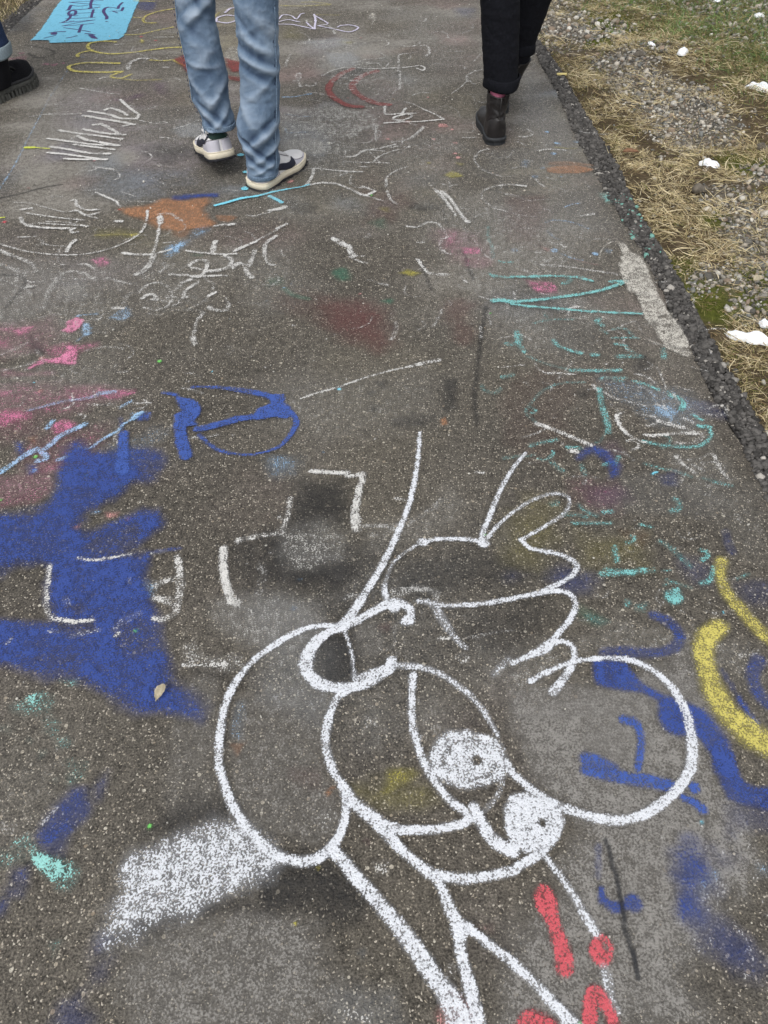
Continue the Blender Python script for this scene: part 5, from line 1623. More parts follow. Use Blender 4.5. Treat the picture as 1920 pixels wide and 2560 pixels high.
# dark stalk across the largest snow lump
def tube_np(pts, r, n=7):
    pts = np.asarray(pts, float); V, F = [], []
    for k, p in enumerate(pts):
        tdir = pts[min(k + 1, len(pts) - 1)] - pts[max(k - 1, 0)]; tdir /= np.linalg.norm(tdir) + 1e-9
        a = np.cross(tdir, [0, 0, 1.0]) if abs(tdir[2]) < .9 else np.cross(tdir, [1.0, 0, 0]); a /= np.linalg.norm(a); b = np.cross(tdir, a)
        rr = r[k] if hasattr(r, '__len__') else r
        for i in range(n):
            th = 2 * math.pi * i / n; V.append(p + rr * (math.cos(th) * a + math.sin(th) * b))
    for k in range(len(pts) - 1):
        for i in range(n): F.append((k * n + i, k * n + (i + 1) % n, (k + 1) * n + (i + 1) % n, (k + 1) * n + i))
    F += [tuple(range(n))[::-1], tuple(range((len(pts) - 1) * n, len(pts) * n))]
    return V, F
A_ = np.array([*map(float, at(1860, 224))]); B_ = np.array([*map(float, at(1925, 232))])
pts = [(*(A_ * (1 - u) + B_ * u), -.0 + .052 * math.sin(math.pi * (u * .8 + .1))) for u in np.linspace(0, 1, 12)]
V, F = tube_np(pts, .0016)
o = mesh_py('stalk', V, F, simple('dark_stalk', (.05, .045, .03), .8)); tag(o, 'thin dark stalk arching over the largest lump of snow', 'stalk')

# ------------------------------------------------------------------ people
def merge(parts):
    V, F, k = [], [], 0
    for v, f in parts:
        V += [tuple(map(float, q)) for q in v]; F += [tuple(int(i) + k for i in q) for q in f]; k += len(v)
    return V, F
LASTD = []
def loft(rings, nu=56, nv=None, folds=None, flute=None, caps=True, step=.006):
    """rings: (x, y, z, rx, ry[, tilt_z]) from bottom to top"""
    R = np.array([list(r) + [0] * (6 - len(r)) for r in rings], float)
    cum = np.concatenate([[0], np.cumsum(np.linalg.norm(np.diff(R[:, :3], axis=0), axis=1))])
    nv = nv or max(3, int(cum[-1] / step)); s = np.linspace(0, cum[-1], nv)
    # smooth interpolation
    Q = np.stack([np.interp(s, cum, R[:, k]) for k in range(6)], 1)
    for _ in range(3): Q[1:-1] = (Q[:-2] + 2 * Q[1:-1] + Q[2:]) / 4
    u = np.linspace(0, 2 * np.pi, nu, endpoint=False)
    U, S = np.meshgrid(u, s)
    D = np.zeros_like(U)
    if folds is not None:
        for (s0, u0, amp, wd, sl, sp) in folds:
            du = (U - u0 + np.pi) % (2 * np.pi) - np.pi
            D += amp * (np.exp(-np.abs((S - s0 - sl * np.sin(du)) / wd) ** 1.6) - .55 * np.exp(-(((S - s0 - sl * np.sin(du)) / wd + 1.7) / 1.1) ** 2)) * np.exp(-(du / sp) ** 2)
    if folds is not None:
        D += (fbm(U * 2.2 + 40, S * 45, 91, 3) - .5) * .004
        ridge = 1 - np.abs(2 * fbm(U * 2.6 + 11 + 6 * vnoise(U * 1.3, S * 9, 17), S * 38 + 2.0 * np.sin(U), 97, 3) - 1)
        D += (ridge ** 6 - .4) * .0018
    LASTD.append(D.ravel().copy())
    rx = Q[:, 3:4] + D; ry = Q[:, 4:5] + D
    if flute: rx = rx + flute[1] * np.cos(flute[0] * U); ry = ry + flute[1] * np.cos(flute[0] * U)
    X = Q[:, 0:1] + rx * np.cos(U); Y = Q[:, 1:2] + ry * np.sin(U); Z = Q[:, 2:3] + Q[:, 5:6] * np.cos(U) + 0 * U
    V = np.stack([X, Y, Z], 2).reshape(-1, 3)
    i, j = np.meshgrid(np.arange(nv - 1), np.arange(nu), indexing='ij'); j2 = (j + 1) % nu
    F = np.stack([i * nu + j, i * nu + j2, (i + 1) * nu + j2, (i + 1) * nu + j], 2).reshape(-1, 4).tolist()
    if caps: F += [list(range(nu))[::-1], list(range((nv - 1) * nu, nv * nu))]
    return V, F
def leg_rings(rows, Yc, ry=.95, dY=0.0):
    """rows (y, xl, xr) traced on the photograph; the leg stands at depth Yc (+dY per metre of height)"""
    out = []
    for (y, xl, xr) in rows:
        X, Y, Z = at_depth((xl + xr) / 2, y, Yc); Yk = Yc + dY * Z
        X, Y, Z = at_depth((xl + xr) / 2, y, Yk)
        v = (1280 - y) / FPX; tt = Yk / (CP + v * SP); w = (xr - xl) / FPX * tt / 2
        out.append((X, Y, Z, w, w * ry))
    return out[::-1]          # bottom to top
def body(parent, J, mat, feet):
    """one continuous skinned figure: pelvis, spine, head with nose and jaw, arms with hands and five fingers, legs"""
    Vv, Ee, Rr = [], [], []
    def add(p, r, par=None):
        Vv.append(tuple(p)); Rr.append(r)
        if par is not None: Ee.append((par, len(Vv) - 1))
        return len(Vv) - 1
    px, py, pz = J['pelvis']; s = J['h'] / 1.75
    pel = add((px, py, pz), .12 * s)
    a = add((px, py + .01, pz + .17 * s), .115 * s, pel); b = add((px, py + .02, pz + .36 * s), .125 * s, a)
    nk = add((px, py + .02, pz + .52 * s), .055 * s, b); hd = add((px, py + .035, pz + .62 * s), .075 * s, nk); tp = add((px, py + .03, pz + .74 * s), .075 * s, hd)
    add((px, py + .105, pz + .60 * s), .035 * s, hd)                       # jaw
    for sgn in (-1, 1):
        sh = add((px + sgn * .17 * s, py + .01, pz + .44 * s), .055 * s, b)
        el = add((px + sgn * .22 * s, py - .01, pz + .16 * s), .040 * s, sh)
        wr = add((px + sgn * .215 * s, py + .10, pz - .05 * s), .026 * s, el)
        pm = add((px + sgn * .212 * s, py + .125, pz - .12 * s), .030 * s, wr)
        add((px + sgn * .185 * s, py + .16, pz - .125 * s), .011 * s, pm)     # thumb
        for k in range(4):
            f1 = add((px + sgn * .212 * s, py + .085 + .024 * k, pz - (.165 + .004 * (1.5 - abs(k - 1.5))) * s), .010 * s, pm)
            add((px + sgn * .200 * s, py + .085 + .026 * k, pz - (.205 + .006 * (1.5 - abs(k - 1.5))) * s), .008 * s, f1)
        hip, kn, an, toe = J['leg'][0 if sgn < 0 else 1]
        h_ = add(hip, .070 * s, pel); k_ = add(kn, .044 * s, h_); c_ = add(tuple(np.array(kn) * .6 + np.array(an) * .4), .040 * s, k_)
        n_ = add(an, .026 * s, c_); add(toe, .016 * s, n_)
    me = bpy.data.meshes.new('body'); me.from_pydata(Vv, Ee, []); me.update()
    o = link_mesh('body', me, mat, parent, False)
    md = o.modifiers.new('skin', 'SKIN'); md.use_smooth_shade = True
    for i, r in enumerate(Rr): me.skin_vertices[0].data[i].radius = (r, r)
    me.skin_vertices[0].data[0].use_root = True
    o.modifiers.new('sub', 'SUBSURF').levels = 1; o.modifiers['sub'].render_levels = 1
    hx, hy, hz = px, py + .03, pz + .69 * s
    return (hx, hy, hz, s)
M_SKIN = simple('skin', (.52, .33, .25), .55, .35, 60, .06, .0004)
def head_parts(parent, H, hairmat):
    hx, hy, hz, s = H
    V, F = ico(4); n = V.copy()
    P = n * np.array([.088, .105, .12]) * s; low = n[:, 2] < -.1
    P[:, 1] -= .012; P[low & (n[:, 1] > .1)] *= .80
    P[(n[:, 1] > .55) & (n[:, 2] < .45)] *= .82
    P *= (1 + .05 * (fbm(n[:, 0] * 14, n[:, 2] * 14 + n[:, 1] * 9, 3, 2) - .5))[:, None]
    mesh_np('hair', P + [hx, hy, hz + .012], F, hairmat, parent)
    for sg in (-1, 1):
        mesh_np('eye', V[:, :] * .012 + [hx + sg * .03, hy + .088 * s, hz - .01], F, simple('eye_white', (.7, .7, .7), .3), parent)
        mesh_np('ear', V * [.012, .022, .032] + [hx + sg * .088 * s, hy, hz - .02], F, M_SKIN, parent)
    mesh_np('nose', V * [.013, .020, .022] + [hx, hy + .100 * s, hz - .035], F, M_SKIN, parent)
def jacket(parent, J, mat):
    px, py, pz = J['pelvis']; s = J['h'] / 1.75; R = np.random.default_rng(int(px * 100) % 97)
    fo = [(R.uniform(.05, .55), R.uniform(0, 6.28), R.uniform(-.008, .008), .03, R.uniform(-.05, .05), 1.0) for _ in range(22)]
    P = [loft([(px, py, pz - .10, .185 * s, .135 * s), (px, py, pz + .1, .175 * s, .13 * s), (px, py + .01, pz + .33 * s, .195 * s, .13 * s), (px, py + .015, pz + .45 * s, .185 * s, .105 * s), (px, py + .02, pz + .52 * s, .075 * s, .07 * s), (px, py + .02, pz + .55 * s, .07 * s, .07 * s)], folds=fo)]
    for sg in (-1, 1):
        fo = [(R.uniform(.03, .5), R.uniform(0, 6.28), R.uniform(-.006, .008), .02, R.uniform(-.03, .03), 1.2) for _ in range(16)]
        P.append(loft([(px + sg * .215 * s, py + .095, pz - .04 * s, .038, .038), (px + sg * .22 * s, py + .04, pz + .05 * s, .046, .046), (px + sg * .222 * s, py - .01, pz + .17 * s, .054, .055), (px + sg * .19 * s, py + .005, pz + .38 * s, .066, .066), (px + sg * .15 * s, py + .01, pz + .46 * s, .06, .06)], folds=fo))
    mesh_py('jacket', *merge(P), mat, parent)

# -- shoe surfaces. local frame: heel at y=0, toe at y=L, +x is the wearer's right
class Last:
    def __init__(s, L, W, H, side, base=.028, fat=.55, spring=.012, toe_h=.030, heel_r=.10, toe_round=.26):
        s.L, s.Wm, s.Hp, s.side, s.base, s.e, s.spring, s.hr, s.tr = L, W, H, side, base, fat, spring, heel_r, toe_round
    def hw(s, t):
        t = np.asarray(t, float)
        w = np.interp(t, [0, .12, .3, .42, .6, .72, .85, 1], [.86, .90, .86, .82, .95, 1.0, .95, .85]) * s.Wm
        a = np.clip(t / s.hr, 0, 1); b = np.clip((1 - t) / s.tr, 0, 1)
        return w * np.sqrt(np.clip(1 - (1 - a) ** 2, 0, 1)) * np.clip(1 - (1 - b) ** 2.2, 0, 1) ** .5
    def cx(s, t): return -s.side * .010 * np.sin(np.pi * np.clip((np.asarray(t) - .3) / .7, 0, 1)) + s.side * 0.0
    def zb(s, t): return s.spring * smooth(.7, 1.0, t)
    def H(s, t): return np.interp(t, [p[0] for p in s.Hp], [p[1] for p in s.Hp])
    def up(s, t, phi, off=0.0):
        """point of the upper; phi 0 = wearer's right foot-edge, pi = left"""
        t = np.asarray(t, float); c, sn = np.cos(phi), np.sin(phi)
        hw = s.hw(t) * (1 - .28 * (np.abs(sn) ** 1.5)) + off
        x = s.cx(t) + np.sign(c) * np.abs(c) ** s.e * hw
        z = s.base + s.zb(t) + (s.H(t) - s.base + off) * np.abs(sn) ** s.e2(t)
        y = t * s.L + np.where(t < .05, -off, 0) + np.where(t > .97, off, 0)
        return np.stack([x, y + 0 * x, z], -1)
    def e2(s, t): return .62 + .2 * smooth(.5, .9, t)
def xf(V, M):
    V = np.asarray(V, float).reshape(-1, 3); A = np.array(M)
    return V @ A[:3, :3].T + A[:3, 3]
def grid_surface(fn, ts, ps, close=False):
    T, P = np.meshgrid(ts, ps, indexing='ij'); V = fn(T, P).reshape(-1, 3); n, m = len(ts), len(ps)
    i, j = np.meshgrid(np.arange(n - 1), np.arange(m - 1), indexing='ij'); a = i * m + j
    return V, np.stack([a, a + 1, a + m + 1, a + m], 2).reshape(-1, 4).tolist()
def tspace(n): return (1 - np.cos(np.linspace(0, np.pi, n))) / 2
def sole_ring(last, z0, z1, off, M, n=60, bulge=.0015):
    ts = tspace(n); hw = last.hw(ts) + off
    R = np.stack([last.cx(ts) + hw, ts * (last.L + 2 * off) - off, last.zb(ts)], 1)[1:-1]; Lf = np.stack([last.cx(ts) - hw, ts * (last.L + 2 * off) - off, last.zb(ts)], 1)[1:-1][::-1]
    O = np.vstack([R, Lf]); m = len(O); c = O[:, :2].mean(0); d = O[:, :2] - c; d /= np.linalg.norm(d, axis=1)[:, None]
    V, F = [], []
    prof = [(z0, -.002), (z0 + .001, 0), ((z0 + z1) / 2, bulge), (z1 - .001, 0), (z1, -.003)]
    for z, e in prof: V.append(np.column_stack([O[:, :2] + d * e, O[:, 2] + z]))
    V = np.vstack(V)
    for k in range(len(prof) - 1):
        for i in range(m): F.append((k * m + i, k * m + (i + 1) % m, (k + 1) * m + (i + 1) % m, (k + 1) * m + i))
    F += [tuple(range(m))[::-1], tuple(range((len(prof) - 1) * m, len(prof) * m))]
    return xf(V, M), F, O
def place(px, z, yaw, pitch=0.0, roll=0.0):
    X, Y = map(float, at(px[0], px[1], z))
    return Matrix.Translation((X, Y, z)) @ Matrix.Rotation(-yaw, 4, 'Z') @ Matrix.Rotation(pitch, 4, 'X') @ Matrix.Rotation(roll, 4, 'Y')

M_SNK = simple('white_leather', (.66, .65, .65), .5, .4, 40, .07, .0006)
M_SNK2 = simple('grey_leather', (.46, .45, .50), .5, .4, 40, .07, .0006)
M_MID = simple('cream_rubber', (.66, .60, .47), .7, .3, 70, .09, .0004)
M_OUT = simple('dark_rubber', (.018, .018, .022), .75, .3, 60, .3, .001)
M_NAVY = simple('navy_leather', (.012, .014, .030), .5, .4, 60, .2, .0004)
M_TAB = simple('green_label', (.008, .030, .022), .6, .3, 60, .3, .0004)
M_SOCKD = simple('dark_sock', (.015, .015, .02), .95, .1)
def sneaker(parent, M, side, show_tab):
    la = Last(.285, .053, [(0, .100), (.08, .104), (.22, .088), (.34, .105), (.46, .100), (.6, .078), (.74, .062), (.88, .054), (.97, .044), (1, .036)], side)
    o = mesh_py('sneaker', *merge([(xf(v, M), f) for v, f in [grid_surface(la.up, tspace(70), np.linspace(0, np.pi, 40))]]), M_SNK, parent)
    def patch(name, fn, ts, ps, mat, th=.0016):
        v, f = grid_surface(fn, ts, ps); me = mesh_py(name, xf(v, M), f, mat, o); md = me.modifiers.new('s', 'SOLIDIFY'); md.thickness = th; md.offset = 0; return me
    ph = lambda h, sd: np.where(sd > 0, np.arcsin(np.clip(h, 0, 1) ** (1 / .62)), np.pi - np.arcsin(np.clip(h, 0, 1) ** (1 / .62)))
    # heel counter and side overlays, one layer of leather proud of the shell
    top = lambda t: np.interp(t, [0, .10, .24, .36], [.60, .62, .55, .20])
    for sd_ in (1, -1):
        patch('heel_overlay', lambda T, Q, sd_=sd_: la.up(T * .36, ph(Q * top(T * .36), sd_), .0012), np.linspace(0.001, 1, 30), np.linspace(0.02, 1, 10), M_SNK2)
        patch('toe_overlay', lambda T, Q, sd_=sd_: la.up(.70 + T * .29, ph(Q * np.interp(T, [0, .5, 1], [.75, .5, .75]), sd_), .0012), np.linspace(0, 1, 26), np.linspace(0.02, 1, 10), M_SNK2)
        lo = [(.02, .80), (.2, .50), (.35, .28), (.5, .12), (.60, .10), (.67, .22), (.70, .52), (.695, .86)]
        hi = [(.02, .88), (.2, .68), (.35, .55), (.46, .50), (.53, .49), (.59, .55), (.64, .68), (.685, .88)]
        k = np.linspace(0, 1, len(lo)); f_ = lambda A, c, q: np.interp(q, k, [a[c] for a in A])
        def sw(T, Q, sd_=sd_):
            t = f_(lo, 0, T) * (1 - Q) + f_(hi, 0, T) * Q; h = f_(lo, 1, T) * (1 - Q) + f_(hi, 1, T) * Q
            return la.up(t, ph(h, sd_), .0034)
        patch('side_swoosh', sw, np.linspace(0, 1, 40), np.linspace(0, 1, 6), M_NAVY, .0016)
    # heel tab, wraps the back above the counter
    def tab(T, Q):
        sd_ = np.where(Q >= 0, 1, -1); t = np.abs(Q) * .085 + .001; h = .66 + T * (.97 - .66) - .20 * (np.abs(Q) ** 2) * (1 - T)
        h = .97 - (1 - T) * .34 * np.sqrt(np.clip(1 - np.abs(Q) ** 2, 0, 1))
        return la.up(t, np.where(sd_ > 0, np.arcsin(np.clip(h, 0, 1) ** (1 / .62)), np.pi - np.arcsin(np.clip(h, 0, 1) ** (1 / .62))), .0030)
    patch('heel_tab', tab, np.linspace(0, 1, 12), np.linspace(-1, 1, 41), M_TAB if show_tab else M_NAVY)
    # padded rim of the collar
    cp = [(-.026, .03), (-.034, .06), (-.033, .09), (-.02, .115), (0, .125), (.02, .115), (.033, .09), (.034, .06), (.026, .03), (.012, .012), (0, .008), (-.012, .012), (-.026, .03)]
    cp = catmull(np.array([(a, b) for a, b in cp]), .006)
    v, f = tube_np([(x, y, .098 + .010 * smooth(.06, .12, y) + .006 * smooth(.04, .0, y)) for x, y in cp], .0055, 8); mesh_py('collar', xf(v, M), f, M_SNK, o)
    v, f = loft([(0, .062, .08, .027, .048), (0, .064, .112, .026, .043)], nu=30); mesh_py('sock', xf(v, M), f, M_SOCKD, o)
    M_SEAM = bpy.data.materials.get('shoe_seam') or simple('shoe_seam', (.16, .15, .17), .8)
    for sd_ in (1, -1):
        for t0, t1, h0, h1 in ((.36, .36, .05, .20), (.02, .36, .62, .34), (.70, .70, .04, .74), (.70, .88, .74, .50), (.42, .66, .92, .90)):
            q = np.linspace(0, 1, 14); vv, ff = tube_np(la.up(t0 + (t1 - t0) * q, ph(h0 + (h1 - h0) * q, sd_), .0022), .0011, 5); mesh_py('seam', xf(vv, M), ff, M_SEAM, o)
    for k in range(6):      # laces
        t0 = .42 + k * .045; v = la.up(np.full(9, t0), np.linspace(1.05, np.pi - 1.05, 9), .003); vv, ff = tube_np(v, .003, 6); mesh_py('lace', xf(vv, M), ff, M_SNK, o)
    V, F, O = sole_ring(la, .009, .032, .0050, M); s = mesh_py('midsole', V, F, M_MID, o)
    # foxing line
    V2, F2, _ = sole_ring(la, .0300, .0335, .0062, M, bulge=0); mesh_py('welt', V2, F2, M_MID, s)
    V, F, O = sole_ring(la, .0, .010, .0050, M); mesh_py('outsole', V, F, M_OUT, o)
    # notches on the tread edge
    P = []
    for q in range(6, len(O), 5):
        x, y, z = O[q]; c = np.array([[-1, -1, 0], [1, -1, 0], [1, 1, 0], [-1, 1, 0], [-1, -1, 1], [1, -1, 1], [1, 1, 1], [-1, 1, 1]]) * [.004, .006, .005] + [x, y, z + .0005]
        P.append((xf(c, M), [(0, 3, 2, 1), (4, 5, 6, 7), (0, 1, 5, 4), (1, 2, 6, 5), (2, 3, 7, 6), (3, 0, 4, 7)]))
    tag(mesh_py('tread', *merge(P), M_OUT, o, False), kind='stuff')
    return o

# ---- walker in jeans
t = NT('denim'); P = t.obj(); nb = t.noise(P, 7, 4, .6, .4); nf = t.noise(P, 420, 2, .6)
wv = t.new('ShaderNodeTexWave', wave_type='BANDS', bands_direction='Z'); t.put(wv.inputs['Vector'], P); wv.inputs['Scale'].default_value = 160; wv.inputs['Distortion'].default_value = 6; wv.inputs['Detail'].default_value = 2
c_ = t.ramp(t.math('ADD', t.math('MULTIPLY', nb, .8), t.math('MULTIPLY', nf, .2)), [(.30, (.068, .108, .170)), (.48, (.112, .168, .248)), (.66, (.185, .255, .350))])
c_ = t.mix(t.math('MULTIPLY', wv.outputs[0], .10), c_, (.34, .42, .52, 1))
wear_crease_shade = t.attr('wear_crease_shade'); c_ = t.mix(t.math('MAXIMUM', wear_crease_shade, 0.0), c_, (.36, .43, .52, 1)); c_ = t.mix(t.math('MULTIPLY', wear_crease_shade, -1.3, clamp=True), c_, (.022, .040, .085, 1))  # knee wear, plus crest light and crease shade put into the denim colour
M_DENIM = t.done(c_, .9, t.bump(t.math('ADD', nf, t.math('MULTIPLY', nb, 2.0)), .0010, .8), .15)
M_THREAD = simple('dark_thread', (.03, .045, .09), .9)
M_HEM = simple('denim_hem', (.15, .21, .29), .9, .15, 260, .45, .001)
def fold_set(R, L, n, amp, lo=0.0):
    out = []
    for _ in range(n):
        s0 = R.uniform(lo, L); a = R.normal(0, amp); out.append((s0, R.uniform(0, 6.28), a, R.uniform(.008, .024), R.uniform(-.06, .06), R.uniform(.6, 1.4)))
    return out
R_ROWS = [(-20, 582, 695), (0, 583, 695), (48, 589, 696), (97, 594, 695), (145, 597, 698), (193, 600, 699), (243, 602, 699), (286, 595, 699), (308, 590, 697), (330, 591, 696), (352, 602, 697), (373, 609, 696), (395, 614, 698), (417, 618, 697), (432, 621, 694), (440, 622, 690)]
L_ROWS = [(-20, 437, 537), (0, 438, 538), (48, 443, 538), (97, 453, 548), (145, 464, 558), (193, 473, 570), (215, 476, 571), (243, 480, 571), (265, 494, 575), (286, 505, 583), (308, 508, 587), (317, 510, 587)]
p1 = empty('person', (-.52, 3.02, 0)); tag(p1, 'person in light blue jeans and white sneakers with dark side marks, walking away', 'person')
rr_ = leg_rings(R_ROWS, 2.885, .95, .04); ll_ = leg_rings(L_ROWS, 2.99, .95, .06)
hipR, hipL = (-.455, 2.99, .93), (-.615, 3.0, .93)
rr_ += [(rr_[-1][0] - .012, 2.955, .74, .083, .088), (hipR[0] + .01, 2.985, .88, .095, .105)]
ll_ += [(ll_[-1][0] + .02, 3.03, .75, .083, .088), (hipL[0] - .01, 2.995, .88, .095, .105)]
Rg = np.random.default_rng(12)
def zfold(rings, z): # arc length at height z
    R = np.array(rings)[:, :3]; cum = np.concatenate([[0], np.cumsum(np.linalg.norm(np.diff(R, axis=0), axis=1))]); return float(np.interp(z, R[:, 2], cum))
BK = 4.71      # the back of the leg, towards the viewer
fr = [(zfold(rr_, z), BK + du, a, w, sl, sp) for z, du, a, w, sl, sp in [(.085, .2, .006, .010, .03, 1.2), (.105, -.3, -.006, .010, -.03, 1.3), (.13, .3, .009, .014, .04, 1.1), (.158, -.2, -.009, .013, -.05, 1.3), (.19, .1, .008, .018, .045, 1.2), (.225, .3, -.008, .02, .06, 1.1), (.27, -.5, .006, .025, -.07, .9), (.36, .2, .005, .015, .05, 1.0), (.40, 0, -.006, .012, -.03, 1.3), (.43, .1, .006, .012, -.03, 1.2), (.46, -.1, -.006, .012, -.035, 1.3), (.49, .1, .007, .015, -.03, 1.2), (.525, -.2, -.006, .013, -.06, 1.2), (.56, .3, .006, .02, -.05, 1.1), (.12, 2.6, .010, .02, .03, 1.0), (.2, 2.6, .008, .025, .03, 1.0)]]
fl = [(zfold(ll_, z), BK + du, a, w, sl, sp) for z, du, a, w, sl, sp in [(.16, .1, .005, .010, .03, 1.2), (.185, -.2, -.007, .011, -.04, 1.3), (.21, .3, .008, .016, .05, 1.1), (.245, -.2, -.009, .017, -.06, 1.2), (.285, .4, .009, .022, .07, 1.0), (.32, -.5, .006, .02, -.06, .8), (.42, .2, .004, .025, .06, 1.0), (.50, -.1, -.004, .02, -.05, 1.2), (.55, .2, .006, .015, .05, 1.2), (.58, 0, -.006, .014, .04, 1.2), (.61, .1, .006, .014, -.05, 1.2)]]
fr += fold_set(Rg, 1, 26, .0022); fl += fold_set(Rg, 1, 26, .0022)
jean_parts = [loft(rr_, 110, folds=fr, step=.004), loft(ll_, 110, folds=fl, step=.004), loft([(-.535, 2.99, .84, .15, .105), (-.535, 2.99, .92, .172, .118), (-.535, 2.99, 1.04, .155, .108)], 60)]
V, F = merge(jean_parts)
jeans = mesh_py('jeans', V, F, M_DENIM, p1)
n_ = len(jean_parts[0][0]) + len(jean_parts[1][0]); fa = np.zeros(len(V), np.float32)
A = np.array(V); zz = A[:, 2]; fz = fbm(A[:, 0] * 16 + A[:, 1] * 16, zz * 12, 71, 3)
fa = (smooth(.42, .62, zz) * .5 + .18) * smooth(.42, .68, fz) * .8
dd_ = np.concatenate(LASTD[-3:-1]); fa[:len(dd_)] += np.clip(dd_ * 75, -.6, .55); fa = fa.astype(np.float32)  # fold relief tints the denim: pale crests, painted shade in the creases
at_ = jeans.data.attributes.new('wear_crease_shade', 'FLOAT', 'POINT'); at_.data.foreach_set('value', fa.astype(np.float32))
def ring_band(name, r0, r1, grow, mat, parent, flute=(44, .0012), h=None):
    a = list(r0); b = list(r1); a[3] += grow; a[4] += grow; b[3] += grow; b[4] += grow
    m = [(a[i] + b[i]) / 2 for i in range(5)]; m[3] += .0015; m[4] += .0015
    v, f = loft([a, m, b], 110, 7, flute=flute, caps=False); o = mesh_py(name, v, f, mat, parent); md = o.modifiers.new('s', 'SOLIDIFY'); md.thickness = .003; return o
def at_z(rings, z):
    R = np.array([r[:5] for r in rings]); return [float(np.interp(z, R[:, 2], R[:, k])) for k in range(5)]
for rings, z0 in ((rr_, rr_[0][2]), (ll_, ll_[0][2])):
    ring_band('hem', at_z(rings, z0 - .0) , at_z(rings, z0 + .018), .0022, M_HEM, jeans)
# outer seam with its dark stitches
def seam(rings, ang, z0, z1, grow=.0015):
    zs = np.arange(z0, z1, .006); L = []
    for z in zs:
        c = at_z(rings, z); L.append((c[0] + (c[3] + grow) * math.cos(ang), c[1] + (c[4] + grow) * math.sin(ang), z))
    v, f = tube_np(L, .0022, 6); s = mesh_py('seam', v, f, M_HEM, jeans); P = []
    for k in range(0, len(L) - 3, 3):
        a = np.array(L[k]) + [-.006 * 1, -.004, 0]; P.append(tube_np([a, a + (np.array(L[k + 1]) - np.array(L[k])) * 1.4], .0013, 5))
    tag(mesh_py('stitching', *merge(P), M_THREAD, s), kind='stuff')
seam(rr_, -.50, .08, .60)
seam(ll_, math.pi + .45, .16, .62)
s1 = sneaker(p1, place((636, 476), 0.0, math.radians(35)), 1, False)
s2 = sneaker(p1, place((560, 401), .072, math.radians(-27), math.radians(-13)), -1, True)
J1 = dict(pelvis=(-.535, 2.99, .97), h=1.78, leg=[(hipL, tuple(at_z(ll_, .54)[:2]) + (.54,), (ll_[0][0], ll_[0][1], .13), (ll_[0][0] - .02, ll_[0][1] + .10, .08)), (hipR, tuple(at_z(rr_, .52)[:2]) + (.52,), (rr_[0][0], rr_[0][1], .09), (rr_[0][0] + .06, rr_[0][1] + .08, .05))])
H = body(p1, J1, M_SKIN, None); head_parts(p1, H, simple('brown_hair', (.06, .04, .025), .7)); jacket(p1, J1, simple('grey_jacket', (.10, .10, .11), .85))

